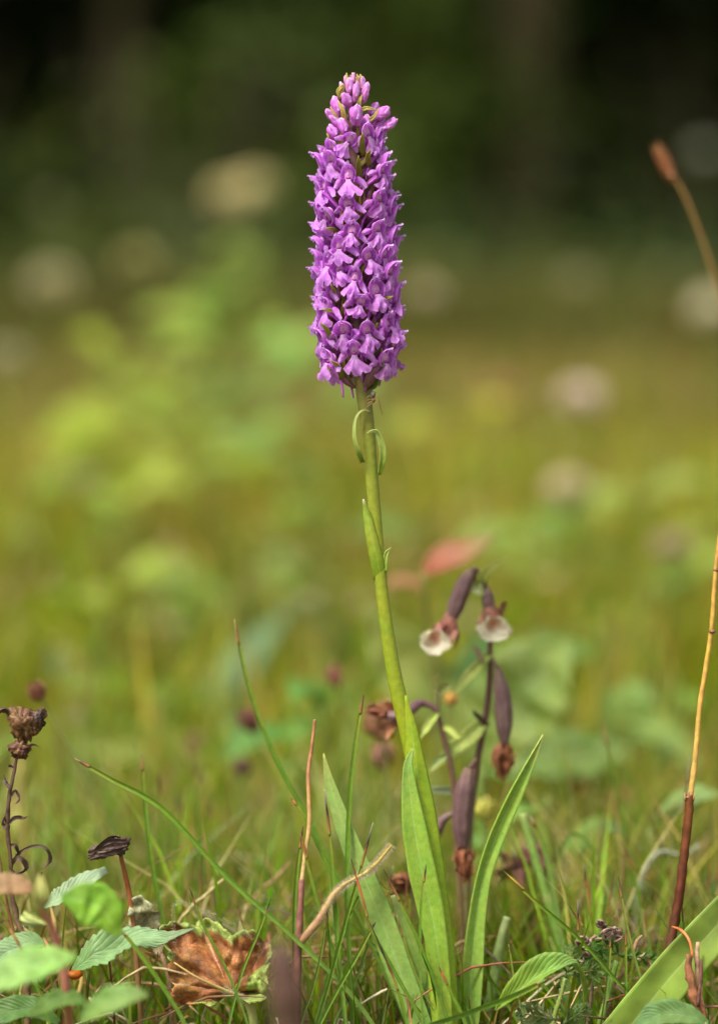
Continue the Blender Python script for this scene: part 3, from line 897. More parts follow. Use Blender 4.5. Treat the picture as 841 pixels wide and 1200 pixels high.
# ------------------------------------------------------------------ sharp blades and stalks round the orchid
def sedge(pts, wd_, label, off=0.0, tip=.1, tipc=(BR, BLACK), col=G_SEDGE, name='sedge_blade', cat='grass blade', group='single sedge blades round the orchid', round_=False, wd_end=None):
    """pts from tip to base in photo pixels; the blade runs on down into the ground"""
    q = list(pts)
    a, b_ = q[-2], q[-1]
    # run down to the ground
    zb = P(b_[0], b_[1], off + (b_[2] if len(b_) > 2 else 0)).z
    if zb > .001:
        dx = (b_[0] - a[0]) / max(8, (b_[1] - a[1]))
        dy = zb / PXM * .98 + 4
        dx = max(-.9, min(.9, dx))
        q.append((b_[0] + dx * dy * .7, b_[1] + dy) + ((b_[2],) if len(b_) > 2 else ()))
    W_ = [P(p[0], p[1], off + (p[2] if len(p) > 2 else 0)) for p in q]
    root = thing(name, label, cat, ground_below(W_[-1]), group)
    n = 28
    ps = catmull(W_, n + 1)
    k = max(2, int(round(n * tip)))
    wb = wd_end or wd_
    tw = rnd.uniform(-.5, .5)
    m = MB()
    cc = [(0, mixc(col, (.30, .28, .05), .6)), (.12, mixc(col, (.22, .27, .04), .4)), (.3, col), (1, mixc(col, (.2, .26, .1), .4))]
    fine = [Vector(p) for p in ps[k:]]
    if round_:
        m.tube(fine, [wpx(wd_ * .4, off), wpx(wb * .5, off)], cc, n=8, seg=3 * len(fine))
    else:
        m.strip(fine, [wpx(wd_ * .75, off)] + [wpx(lerp(wd_, wb, i / 6), off) for i in range(1, 7)], cc, cup=.45, nc=5, seg=2 * len(fine), twist=(tw, tw + rnd.uniform(-.8, .8)))
    m.build('blade', M_blade, root)
    m = MB()
    tp = [Vector(p) for p in ps[:k + 1]]
    m.tube(tp, [wpx(.5, off), wpx(wd_ * .28, off), wpx(wd_ * .36, off)], [(0, tipc[0]), (.45, tipc[1]), (.78, (.24, .11, .03)), (1, mixc(col, (.30, .22, .03), .6))], n=7, seg=3 * len(tp), wob=.3)
    m.build('dry_tip', M_straw, root)
    return root


GREY = (.35, .29, .22)
sedge([(88, 889), (130, 913), (190, 948), (265, 1028), (340, 1096), (415, 1172)], 6.2, 'long green blade slanting down from the left, right across the brown curled leaf', -.004, .075, (STRAW, BR))
sedge([(275, 726), (288, 795), (318, 880), (368, 975), (421, 1080), (486, 1205)], 5.5, 'tallest slightly blurred blade, leaning right from a brown tip left of the stem', .035, .05, (STRAW, REDBR))
sedge([(426, 813), (417, 870), (410, 940), (407, 1040), (410, 1120), (414, 1205)], 6, 'upright green blade with an orange and black tip just left of the orchid stem', .0, .085, (BLACK, REDBR))
sedge([(355, 968), (347, 1030), (344, 1100), (345, 1180)], 5, 'short upright blade with dark tip just left of the pink straw stalk', .0, .12)
sedge([(380, 925), (387, 985), (391, 1040), (397, 1120), (405, 1205)], 5.5, 'upright blade with a long grey and black withered tip', -.004, .19, (GREY, BLACK))
sedge([(437, 964), (424, 1012), (404, 1080), (385, 1150), (370, 1200)], 5, 'blade leaning left down from a thin dark bristle tip', -.006, .2, (GREY, BLACK))
sedge([(411, 1006), (424, 1050), (436, 1092), (462, 1140), (500, 1210)], 5, 'blade with a long orange and black tip in front of the left leaf', -.012, .32, (BLACK, (.45, .12, .03)))
sedge([(449, 1018), (471, 1062), (496, 1115), (525, 1195)], 5, 'blade with a black and red tip crossing the small leaf beside the stem', -.012, .2, (BLACK, REDBR))
sedge([(514, 1133), (526, 1158), (545, 1200)], 5.2, 'short blade with black tip at the foot of the orchid stem', -.022, .3, (BLACK, (.4, .12, .03)))
sedge([(590, 1021), (625, 1053), (680, 1100), (725, 1150), (765, 1192)], 5.6, 'blade with black tip slanting down to the right of the right leaf', -.006, .13, (BLACK, (.45, .3, .04)))
sedge([(667, 1062), (685, 1090), (706, 1130), (730, 1195)], 4.5, 'short blade with dark tip beside the curled dry flower head', .004, .22, (BLACK, BR))
sedge([(499, 1013), (494, 1062), (493, 1120), (496, 1190)], 4, 'thin upright blade seen in front of the orchid stem base', -.02, .1)
sedge([(166, 884), (170, 940), (180, 1020), (200, 1110), (226, 1200)], 5.5, 'soft green upright blade right of the nodding brown seed head', .03, .07, (BR, (.3, .2, .06)))
sedge([(341, 935), (356, 958), (380, 1010), (408, 1060), (436, 1115), (470, 1190)], 5, 'blade with a small orange tip behind the straw stalk', .004, .06, (BLACK, (.5, .2, .04)))
sedge([(140, 1088), (165, 1120), (196, 1165), (218, 1204)], 5.5, 'plain green blade in front of the toothed leaf on the left', -.03, .04, (G_SEDGE, G_SEDGE))
sedge([(352, 975), (363, 1020), (380, 1080), (398, 1140), (408, 1200)], 5, 'blade starting beside the straw stalk with a reddish brown tip', -.002, .16, (BR, (.3, .12, .03)))
sedge([(440, 1080), (418, 1120), (395, 1160), (372, 1205)], 4.5, 'short green blade slanting to the left below the hairy stalk', -.01, .06)
sedge([(463, 1052), (432, 1035), (400, 1100), (372, 1190)], 4, 'bent green blade leaning over the hairy stalk', .006, .05)
sedge([(430, 1075), (450, 1120), (466, 1160), (478, 1206)], 4.5, 'dark purplish blade low in front of the left leaf', -.016, .5, (BR, BLACK))
sedge([(705, 843), (716, 900), (730, 970), (745, 1060), (760, 1160)], 5, 'blurred upright blade with dark tip right of centre', .10, .09, (BLACK, (.4, .28, .08)))
sedge([(807, 888), (800, 960), (790, 1040), (784, 1100)], 4.5, 'blurred grey blade behind the brown stalk on the right', .06, .3, (GREY, BR))
sedge([(723, 980), (742, 1020), (752, 1080), (760, 1150)], 5, 'blurred blade with a curled dark tip behind the right side', .07, .25, (STRAW, BR))
sedge([(687, 1020), (690, 1060), (697, 1110), (705, 1180)], 4.6, 'blurred blade with red tip above the feathery leaf', .05, .35, (BLACK, (.4, .15, .05)))
sedge([(835, 1105), (822, 1140), (812, 1170), (800, 1205)], 4.5, 'yellow and brown blade at the right edge behind the broad leaf', .006, .25, (BR, BR))
sedge([(0, 1000), (5, 1035), (12, 1075), (22, 1120)], 6, 'red brown dead blade at the left edge', .012, .9, (BR, REDBR), col=(.3, .12, .05))
sedge([(2, 1068), (14, 1092), (28, 1118), (50, 1170)], 5, 'orange brown blade crossing the lower left leaf', -.05, .5, (BR, (.4, .2, .06)))
sedge([(222, 1040), (238, 1084), (262, 1130), (286, 1190)], 3.6, 'thin green blade crossing in front of the curled brown leaf', -.022, .1)
sedge([(318, 1052), (304, 1090), (284, 1140), (270, 1195)], 3.4, 'thin blade leaning left across the right side of the curled leaf', -.02, .14)
sedge([(596, 1094), (606, 1122), (640, 1160), (680, 1204)], 4.5, 'fine dark blade low behind the bright folded leaf', .02, .1)
sedge([(563, 1110), (570, 1140), (590, 1170), (612, 1206)], 5, 'green blade low between the right leaf and the folded leaf', .01, .05)
sedge([(640, 1148), (600, 1166), (545, 1186), (480, 1212)], 8, 'thick dark green blade lying low across the orchid foot', -.03, .03, (G_SEDGE, G_SEDGE))
sedge([(82, 940), (84, 1000), (92, 1070), (100, 1150)], 5, 'very blurred olive blade behind the nodding seed head', .13, .05)
sedge([(236, 905), (232, 960), (236, 1040), (244, 1140)], 5, 'very blurred thin blade left of centre', .12, .06)
sedge([(212, 940), (216, 990), (222, 1060), (236, 1150)], 5, 'second very blurred thin blade left of centre', .14, .06)
sedge([(620, 955), (640, 1000), (652, 1060), (664, 1130)], 8, 'blurred flat pale blade behind the right leaf', .05, .03, (GREY, (.3, .3, .1)), col=(.2, .3, .07))
sedge([(668, 1150), (648, 1108), (640, 1060), (652, 1010), (690, 990)], 4, 'arching blurred blade loop behind the carrot leaf', .09, .04)
for i, (x, t_, o_) in enumerate([(186, 905, .1), (206, 930, .16), (228, 890, .14), (246, 940, .12), (262, 960, .18), (150, 930, .17), (60, 905, .2), (44, 930, .16), (640, 930, .2), (770, 940, .14), (120, 900, .24), (300, 930, .2)]):
    sedge([(x, t_), (x + 4, t_ + 90), (x - 2 + i % 5, t_ + 190), (x + 6, t_ + 260)], 5, ['very soft thin blade right of the upright blurred one', 'blurred thin blade left of the dim low seed head', 'tall blurred thin blade above the curled leaf', 'blurred thin blade above the right of the curled leaf', 'faint thin blade left of the straw stalk', 'faint thin blade above the nodding seed head', 'faint blade just right of the dead brown plant', 'faint blade behind the dead brown plant', 'faint blade behind the right orchid leaf', 'faint blade left of the tall right stalk', 'faintest blade above the toothed leaf', 'faint blade beside the dim low seed head'][i], o_, .08, (BR, BLACK), col=(.15, .24, .035), group='faint blurred blades in the lower background')
# extra random fine blades rising near the orchid: each one a single blade one can count
qq = random.Random(11)
for i in range(64):
    x = qq.choice([qq.uniform(330, 520), qq.uniform(100, 841), qq.uniform(590, 841)])
    o_ = qq.uniform(-.015, .1)
    top = qq.uniform(1020, 1130) - o_ * 500
    ln_ = qq.uniform(-45, 45)
    y0 = 1195
    tc_ = qq.choice([((BLACK, BR), 'black'), ((BR, REDBR), 'brown'), ((GREY, BLACK), 'grey'), ((STRAW, BR), 'straw')])
    zone = ['below the nodding seed head', 'left of the curled brown leaf', 'above the curled brown leaf', 'beside the straw stalk', 'among the left orchid leaves', 'at the foot of the orchid stem', 'under the withered capsules', 'behind the folded bright leaf', 'beside the carrot leaves', 'near the broad ribbed leaf'][min(9, int(max(0, x - 100) / 74.2))]
    lab_ = '%s %s-tipped %s leaning %s %s' % ('tall' if top < 1050 else 'short', tc_[1], 'blurred blade' if o_ > .045 else 'sharp blade', 'left' if ln_ > 8 else 'right' if ln_ < -8 else 'barely', zone)
    sedge([(x, top), (x + ln_ * .3, lerp(top, y0, .35)), (x + ln_ * .75, lerp(top, y0, .7)), (x + ln_ * 1.3, y0)], qq.uniform(2.6, 4.2), lab_, o_, qq.uniform(.05, .2), tc_[0], col=qq.choice([G_SEDGE, (.14, .22, .04), (.2, .25, .05), (.08, .15, .03)]), group='short fine sedge blades low among the grass')


def stalk(name, label, cat, pieces, off=0.0, group=None, mat=None):
    """pieces: (part name, [(x, y[, doff])...], [radius px...], colour)"""
    last = pieces[-1][1][-1]
    pb_ = P(last[0], last[1], off + (last[2] if len(last) > 2 else 0))
    t = thing(name, label, cat, ground_below(pb_), group)
    for nm, pts, rs, col in pieces:
        pts = list(pts)
        m = MB()
        W_ = [P(p[0], p[1], off + (p[2] if len(p) > 2 else 0)) for p in pts]
        if pts[-1] is last or pts[-1] == last:
            W_.append(Vector((W_[-1].x + (W_[-1].x - W_[-2].x) * .4, W_[-1].y, -.004)))
            rs = list(rs) + [rs[-1]]
        m.tube(W_, [wpx(r, off) for r in rs], col, n=12, seg=max(16, 10 * len(W_)), wob=.24)
        m.build(nm, mat or M_straw, t)
    return t


# two coloured straw stalk
t = stalk('dry_stalk', 'pale straw stalk rising from a reddish brown sheath left of the orchid', 'dry stalk', [
    ('stalk', [(369, 843), (366, 870), (361.5, 905), (362, 935), (362.5, 965), (358, 1000), (353, 1036)], [1.8, 2.0, 2.5, 2.5, 2.6, 2.8, 2.8], [(0, (.36, .13, .07)), (.35, (.48, .22, .1)), (.6, (.55, .35, .12)), (1, (.62, .45, .18))]),
    ('sheath', [(353.5, 1030), (352, 1060), (350, 1095), (347, 1160)], [3.6, 3.9, 4.6, 5.5], [(0, (.25, .10, .08)), (1, (.2, .09, .06))])], 0)
# tall dry stalk on the right
t = stalk('dry_stalk', 'tall orange straw stalk with dark red brown lower sheath at the right edge', 'dry stalk', [
    ('stalk', [(850, 560), (845, 610), (840, 650), (836.5, 690), (833, 738), (826, 785), (819, 832), (815, 880), (809, 930), (809, 936)], [2.2, 2.5, 2.8, 2.8, 2.9, 3.0, 3.0, 3.2, 3.4, 3.6], [(0, (.4, .21, .05)), (.5, (.50, .29, .05)), (1, (.60, .38, .10))]),
    ('sheath', [(808, 931), (806, 960), (800, 1010), (795, 1050), (788, 1092), (781, 1126), (772, 1170)], [5, 5.2, 5.4, 5.6, 5.4, 7, 8], [(0, (.15, .045, .008)), (.4, (.10, .026, .008)), (.75, (.09, .03, .012)), (1, (.36, .27, .14))])], 0)
m = MB()
m.blob(P(834, 740, -.0008), (wpx(4.3), wpx(4), wpx(2.5)), (.2, .08, .04)); m.blob(P(838.5, 668), (wpx(4), wpx(4), wpx(2.2)), (.2, .08, .04)); m.blob(P(806, 934), (wpx(5.8), wpx(5.6), wpx(2.2)), (.3, .12, .04))
for dx in (-5, -1.5, 2, 5):
    m.tube([P(807 + dx, 937, -.001), P(807.5 + dx * 1.1, 931, -.001), P(808 + dx * 1.15, 924 + abs(dx), -.001)], [wpx(1.3), wpx(.8), wpx(.3)], (.5, .3, .12), n=5, seg=4)
m.build('node', M_straw, t)

# hairy stalk
hp = [P(459, 990, -.006), P(441, 1012, -.006), (P(428, 1023, -.006)), P(405, 1036, -.006), P(389, 1052, -.006), P(374, 1078, -.006), P(354, 1104, -.003), P(346, 1130, .008), P(344, 1240, .012)]
t = thing('hairy_stalk', 'bent pale hairy stalk to the left of the orchid leaves', 'dry stalk', ground_below(hp[-1]))
m = MB()
m.tube(hp, [wpx(r) for r in (1.2, 2.6, 2.8, 2.8, 4.0, 4.5, 4.2, 2.4, 2.2)], [(0, (.50, .36, .10)), (.3, (.42, .38, .15)), (.55, (.45, .30, .17)), (.72, (.38, .22, .13)), (.8, (.15, .11, .05)), (1, (.15, .11, .05))], n=10, seg=50, wob=.25)
m.build('stalk', M_stem, t)


def hairs(parent, path, r0, n, ln, col, up=False, wd=.00006):
    m = MB()
    ps = [Vector(p) for p in catmull(path, 60)]
    for i in range(n):
        k = rnd.randrange(58)
        p = ps[k].lerp(ps[k + 1], rnd.random())
        tg = (ps[k + 1] - ps[k]).normalized()
        d = Vector((rnd.gauss(0, 1), rnd.gauss(0, 1), rnd.gauss(0, 1)))
        d = (d - tg * d.dot(tg)).normalized()
        a = p + d * r0 * .8
        L_ = ln * rnd.uniform(.5, 1.2)
        b_ = a + (d + tg * rnd.uniform(-.4, .4)).normalized() * L_
        s_ = d.cross(tg) * wd
        bI = len(m.v)
        for v in (a - s_, a + s_, b_, ):
            m.v.append(tuple(v)); m.c.append(col); m.st.append((0, 0, 0))
        s2 = tg * wd
        for v in (a - s2, a + s2, b_):
            m.v.append(tuple(v)); m.c.append(col); m.st.append((0, 0, 0))
        m.f.append((bI, bI + 1, bI + 2)); m.f.append((bI + 3, bI + 4, bI + 5))
    o = m.build('fine_hairs', M_hair, parent, smooth=False)
    o['kind'] = 'stuff'
    return o


hairs(t, hp[:7], wpx(3.4), 2600, .0016, (.7, .6, .42))

# ------------------------------------------------------------------ broad foreground leaves, lower left
def broad_leaf(parent, name, pts, ws, col, off=0.0, teeth=0, cup=.1, twist=(0, 0), normal=None, wave=.25, nc=9, seg=40, depth=.09, mat=None, seed=None):
    sd_ = rnd.uniform(0, 50) if seed is None else seed

    def edge(s, q):
        if not teeth:
            return 1.0
        ph = (s * teeth) % 1.0
        return 1 - depth * (1 - ph) * (1 if .03 < s < .97 else 0) + depth * .3
    m = MB()
    m.strip([P(p[0], p[1], off + (p[2] if len(p) > 2 else 0)) for p in pts], [wpx(x, off) for x in ws], col, cup=cup, twist=twist, normal=normal, wave=wave, nc=nc, seg=seg if not teeth else teeth * 4, edge=edge, seed=sd_, sharp=1.2)
    return m.build(name, mat or M_leaf, parent, thick=.0004)


L_UP = -FWD + Vector((0, 0, .9))
seed_base = P(84, 1262, -.05)
t = thing('birch_seedling', 'young leafy seedling with toothed green leaves and a pinkish stem, lower left', 'seedling', ground_below(seed_base))
m = MB()
m.tube([P(46, 1062, -.09), P(60, 1085, -.085), P(72, 1125, -.08), P(80, 1180, -.075), seed_base], [wpx(3), wpx(4), wpx(4.6), wpx(5), wpx(5.5)], [(0, (.42, .22, .13)), (.4, (.45, .2, .16)), (1, (.3, .16, .08))], n=10, seg=30)
m.tube([P(72, 1128, -.05), P(62, 1118, -.04), P(52, 1100, -.02)], [wpx(2.5), wpx(2), wpx(1.6)], (.36, .18, .1), n=7)
m.tube([P(80, 1190, -.05), P(92, 1165, -.03), P(96, 1146, -.012), P(92, 1136, -.01)], [wpx(3), wpx(2.6), wpx(2.6), wpx(2)], (.33, .24, .09), n=7)
m.tube([P(66, 1100, -.052), P(64, 1080, -.045), P(60, 1064, -.03)], [wpx(2.2), wpx(2), wpx(1.6)], (.36, .24, .1), n=7)
for k in range(7):
    a = k * .9
    m.strip([P(48, 1066, -.09), P(48 + 7 * math.cos(a), 1052 + 4 * math.sin(a), -.09 + .003 * math.sin(a)), P(47 + 4 * math.cos(a), 1032 + 8 * math.sin(a), -.09)], [wpx(4), wpx(9), wpx(2)], (.34, .33, .12), seg=8, cup=.4)
    m.strip([P(56, 1082, -.06), P(36 + 7 * math.cos(a), 1078 + 6 * math.sin(a), -.05 + .003 * math.sin(a)), P(30 + 6 * math.cos(a), 1076 + 8 * math.sin(a), -.05)], [wpx(3), wpx(8), wpx(2)], (.38, .42, .16), seg=8, cup=.4)
m.blob(P(88, 1142, -.012), (wpx(10), wpx(8), wpx(5)), (.32, .09, .03), nz=.3)
m.build('stem', M_stem, t)
o = broad_leaf(t, 'leaf', [(52, 1064, 0), (72, 1052, 0), (98, 1036, .01), (126, 1020, .012)], [4, 26, 30, 26, 10], [(0, (.34, .46, .24)), (1, (.42, .53, .34))], off=-.004, teeth=11, cup=.18, normal=L_UP, twist=(.2, .2), depth=.22)
o['label'] = 'pale grey green toothed leaf at the top of the seedling'
broad_leaf(t, 'leaf', [(72, 1052), (98, 1056), (122, 1068), (140, 1096)], [6, 40, 56, 44, 6], [(0, (.22, .40, .045)), (1, (.24, .44, .05))], off=-.085, teeth=12, cup=.12, twist=(.25, .1), depth=.05)
broad_leaf(t, 'leaf', [(86, 1138), (112, 1121), (150, 1103), (190, 1100), (228, 1088)], [5, 34, 48, 34, 15, 2], [(0, (.22, .38, .12)), (.6, (.30, .44, .20)), (1, (.36, .46, .26))], off=-.01, teeth=15, cup=.2, normal=L_UP, wave=.5, depth=.24)
broad_leaf(t, 'leaf', [(54, 1106), (34, 1106), (10, 1116), (-20, 1132)], [4, 28, 36, 34, 10], [(0, (.22, .36, .12)), (1, (.30, .44, .22))], off=-.02, teeth=12, cup=.15, normal=L_UP, depth=.1)
broad_leaf(t, 'leaf', [(90, 1122), (56, 1128), (22, 1140), (-20, 1158)], [6, 38, 52, 46, 10], [(0, (.26, .44, .10)), (1, (.3, .46, .14))], off=-.115, teeth=12, cup=.15, normal=L_UP, depth=.06)
broad_leaf(t, 'leaf', [(94, 1198), (118, 1180), (146, 1168), (174, 1166)], [5, 28, 36, 28, 4], [(0, (.22, .36, .08)), (1, (.28, .42, .12))], off=-.115, teeth=12, cup=.15, normal=L_UP, depth=.06)
broad_leaf(t, 'leaf', [(70, 1200), (40, 1182), (10, 1186), (-20, 1196)], [6, 26, 34, 34, 10], [(0, (.10, .19, .04)), (1, (.12, .22, .06))], off=-.03, teeth=10, cup=.15, normal=L_UP)
broad_leaf(t, 'leaf', [(36, 1190), (60, 1176), (84, 1170), (104, 1180)], [6, 24, 26, 20, 4], (.14, .25, .05), off=-.08, teeth=8, cup=.15, normal=L_UP)
broad_leaf(t, 'leaf', [(42, 1044), (24, 1040), (6, 1038), (-18, 1046)], [8, 22, 30, 30, 22], [(0, (.42, .26, .13)), (1, (.36, .26, .12))], off=-.075, teeth=0, cup=.2, normal=L_UP)['label'] = 'blurred brownish pink leaf at the left edge'

# ------------------------------------------------------------------ the curled brown leaf
cb = P(302, 1262, .0)
t = thing('curled_dead_leaf', 'curled brown dead leaf with a scalloped green margin near the ground', 'dead leaf', ground_below(cb))
m = MB()
A0 = (270, 1162)


def rim(th):
    # outline radius (px) round the stalk point, 0 = right, 90 = up, 180 = left
    tab = [(-40, (24, 0, 0)), (-10, (44, 0, 0)), (15, (44, 0, 0)), (35, (56, 0, 0)), (55, (82, 0, 0)), (75, (78, 0, 0)), (95, (84, 0, 0)), (115, (100, 0, 0)), (128, (112, 0, 0)), (140, (116, 0, 0)), (152, (82, 0, 0)), (170, (72, 0, 0)), (190, (70, 0, 0)), (205, (38, 0, 0)), (230, (22, 0, 0))]
    return ramp(tab, th)[0]


NTH, NR = 110, 16
rows = []
cols_ = []
for i in range(NTH + 1):
    th = lerp(-35, 222, i / NTH)
    sc = abs(math.sin(rad(th) * 6.2)) ** .55
    rr = rim(th) * (.87 + .13 * sc) * (1 + .02 * math.sin(th * .9) + .10 * noise.noise(Vector((th * .05, 0, 3))))
    row = []
    for j in range(NR + 1):
        k = j / NR
        x = A0[0] + rr * k * math.cos(rad(th))
        y = A0[1] - rr * k * math.sin(rad(th)) * .93
        rib = abs(math.sin(rad(th) * 3.1 + .2))            # folds between the main ribs
        d = .011 * k * (1 - rib ** .6) + .012 * k * k * math.sin(rad(th - 20)) - .009 * max(0, k - .72) * 3.2 * (1 if th > 40 else .3)
        d += .009 * k * noise.noise(Vector((x * .045, y * .045, 1.3))) + .0045 * k * noise.noise(Vector((x * .12, y * .12, 5)))
        if 148 < th < 200:
            d -= .012 * k * math.sin(rad((th - 148) / 52 * 180))
        row.append(P(x, y, d - .006))
    rows.append(row)
BRN = (.48, .21, .065)


def leafc(s, t_):
    th = lerp(-35, 222, s)
    k = (t_ + 1) / 2
    n_ = noise.noise(Vector((th * .06, k * 3, 2.2)))
    lim = .90 + .34 * noise.noise(Vector((th * .045, .4, 8))) - (.32 if 5 < th < 42 else 0) + (.25 if 150 < th < 200 else 0) - (.4 if th > 208 or th < 0 else 0)
    br_ = mixc(BRN, (.26, .10, .035), .4 + 1.3 * n_)
    rib = abs(math.sin(rad(th) * 3.1 + .2)) 
    br_ = mixc((.66, .44, .24), br_, min(1, .3 + rib * 3.5))
    edge_ = mixc((.16, .06, .03), br_, min(1, abs(k - lim) * 22)) if k < lim else (.36, .46, .11)
    return edge_


m.grid(rows, leafc, st=lambda s, t_: ((t_ + 1) / 2, math.sin(rad(lerp(-35, 222, s)) * 3.1 + .2), 0))
m.build('blade', M_deadleaf, t, thick=.0004)
m = MB()
m.tube([P(204, 1128, -.016), P(232, 1146, -.016), P(262, 1160, -.011), P(283, 1170, -.008), P(296, 1190, -.006), cb], [wpx(.9), wpx(1.4), wpx(2.2), wpx(4), wpx(5.5), wpx(5)], [(0, (.5, .32, .15)), (.5, (.40, .36, .15)), (1, (.30, .38, .12))], n=9, seg=30)
m.build('leaf_stalk', M_stem, t)
hairs(t, [P(262, 1160, -.011), P(283, 1170, -.008), P(296, 1190, -.006), cb], wpx(4.5), 700, .0013, (.6, .6, .45))
hairs(t, [P(206, 1120, -.014), P(205, 1060, -.012), P(240, 1068, -.01), P(275, 1085, -.008), P(308, 1110, -.008)], wpx(1), 500, .0011, (.6, .6, .45))
# small crumpled pale leaf beside it
m = MB()
m.strip([P(190, 1120, .01), P(176, 1090, .01), P(166, 1066, .008), P(158, 1050, .006)], [wpx(8), wpx(24), wpx(36), wpx(30), wpx(14)], [(0, (.36, .3, .16)), (1, (.42, .44, .24))], seg=24, nc=9, wave=.8, cup=.3, edge=lambda s, q: .85 + .3 * abs(math.sin(s * 14)), seed=3)
m.tube([P(190, 1118, .01), P(200, 1160, .01), P(204, 1262, .01)], [wpx(2.5), wpx(2.5), wpx(3)], (.3, .2, .1), n=7)
tag(m.build('crumpled_leaf', M_deadleaf, loc=ground_below(P(204, 1262, .01)), thick=.0004), 'small crumpled pale green leaf standing left of the curled brown leaf', 'leaf')

# ------------------------------------------------------------------ folded bright leaf, broad blade in the right corner
t = thing('folded_leaf', 'bright yellow green leaf folded along its midrib, low on the right', 'leaf', ground_below(P(676, 1250, .0)))
broad_leaf(t, 'leaf', [(580, 1184), (602, 1164), (634, 1142), (660, 1132), (676, 1128)], [2, 18, 32, 34, 20, 4], [(0, (.30, .42, .06)), (.6, (.26, .42, .08)), (1, (.24, .38, .10))], off=-.02, cup=.5, normal=L_UP, twist=(-.2, .3), teeth=14, depth=.05, wave=.15)
m = MB(); m.tube([P(674, 1128, -.02), P(684, 1150, -.012), P(684, 1190, -.004), P(676, 1252, 0)], [wpx(2.5), wpx(3), wpx(3), wpx(3.5)], (.2, .28, .06), n=8)
m.build('stalk', M_stem, t)

t = thing('broad_grass_leaf', 'broad ribbed grass leaf crossing the lower right corner', 'leaf', ground_below(P(650, 1262, -.01)))
m = MB()
m.strip([P(905, 1010, -.004), P(858, 1062, -.006), P(826, 1098, -.008), P(790, 1138, -.009), P(752, 1184, -.01), P(710, 1228, -.01), P(650, 1262, -.006)], [wpx(30), wpx(44), wpx(50), wpx(52), wpx(54), wpx(50), wpx(34)], [(0, (.19, .28, .035)), (1, (.24, .36, .05))], cup=.14, sharp=1.2, seg=40, nc=13, wave=.12)
m.build('blade', M_rib, t, thick=.0005)

# ------------------------------------------------------------------ feathery carrot leaves and the curled dry umbel
def feather(m, p0, p1, ln, col, n=7, off=0.0, side=1.0):
    """a pinnate leaf along p0-p1 (pixels)"""
    for i in range(n):
        s = (i + 1) / (n + .5)
        x, y = lerp(p0[0], p1[0], s), lerp(p0[1], p1[1], s)
        dx, dy = p1[0] - p0[0], p1[1] - p0[1]
        L_ = math.hypot(dx, dy); dx /= L_; dy /= L_
        for sg in (-1, 1):
            l2 = ln * math.sin(math.pi * (.18 + .72 * s)) * rnd.uniform(.8, 1.15)
            ex, ey = x + (dx * .7 - sg * dy * .8) * l2, y + (dy * .7 + sg * dx * .8) * l2
            o1 = off + rnd.uniform(-.005, .003)
            for k in range(3):
                a = rad((k - 1) * 38)
                c1 = (lerp(x, ex, .45), lerp(y, ey, .45))
                vx, vy = (ex - x) * .55, (ey - y) * .55
                fx, fy = c1[0] + vx * math.cos(a) - vy * math.sin(a), c1[1] + vx * math.sin(a) + vy * math.cos(a)
                m.strip([P(x, y, off), P(c1[0], c1[1], (off + o1) / 2), P(fx, fy, o1 + rnd.uniform(-.001, .001))], [wpx(1.5), wpx(2.6), wpx(3.6), wpx(.8)], col, seg=5, nc=3, cup=.3)
    m.tube([P(*p0, off), P(*p1, off)], [wpx(1.8), wpx(.7)], col, n=6, seg=5)


cb = P(650, 1262, .0)
t = thing('wild_carrot_plant', 'wild carrot plant with feathery green leaves and hairy stalk, lower right', 'plant', ground_below(cb))
m = MB()
sp1 = [P(722, 1126, 0), P(714, 1160, 0), P(704, 1196, 0), P(692, 1262, 0)]
m.tube(sp1, [wpx(3), wpx(3.5), wpx(4.5), wpx(5)], [(0, (.17, .27, .06)), (1, (.2, .3, .07))], n=9)
m.build('stem', M_stem, t)
hairs(t, sp1, wpx(4), 400, .001, (.6, .62, .45))
m = MB(); feather(m, (724, 1118), (775, 1126), 13, (.13, .27, .06), 5); feather(m, (730, 1122), (700, 1100), 16, (.14, .28, .06), 4); m.build('leaf', M_leaf, t)
m = MB(); feather(m, (720, 1128), (680, 1112), 16, (.16, .3, .07), 5, .002); m.build('leaf', M_leaf, t)
sp2 = [P(662, 1146, 0), P(656, 1170, 0), P(648, 1200, 0), cb]
m = MB(); m.tube(sp2, [wpx(2.2), wpx(2.8), wpx(3), wpx(3)], (.24, .3, .08), n=8); m.build('stem', M_stem, t)
hairs(t, sp2, wpx(3), 300, .0011, (.6, .62, .45))
m = MB(); feather(m, (664, 1142), (706, 1136), 17, (.20, .31, .08), 5, -.004); feather(m, (662, 1146), (672, 1110), 18, (.2, .31, .08), 5, -.003); m.build('leaf', M_leaf, t)
m = MB(); feather(m, (655, 1196), (606, 1186), 20, (.26, .34, .14), 6, -.012); m.build('leaf', M_leaf, t)
m = MB(); feather(m, (650, 1206), (690, 1180), 16, (.2, .3, .1), 5, -.008); m.build('leaf', M_leaf, t)

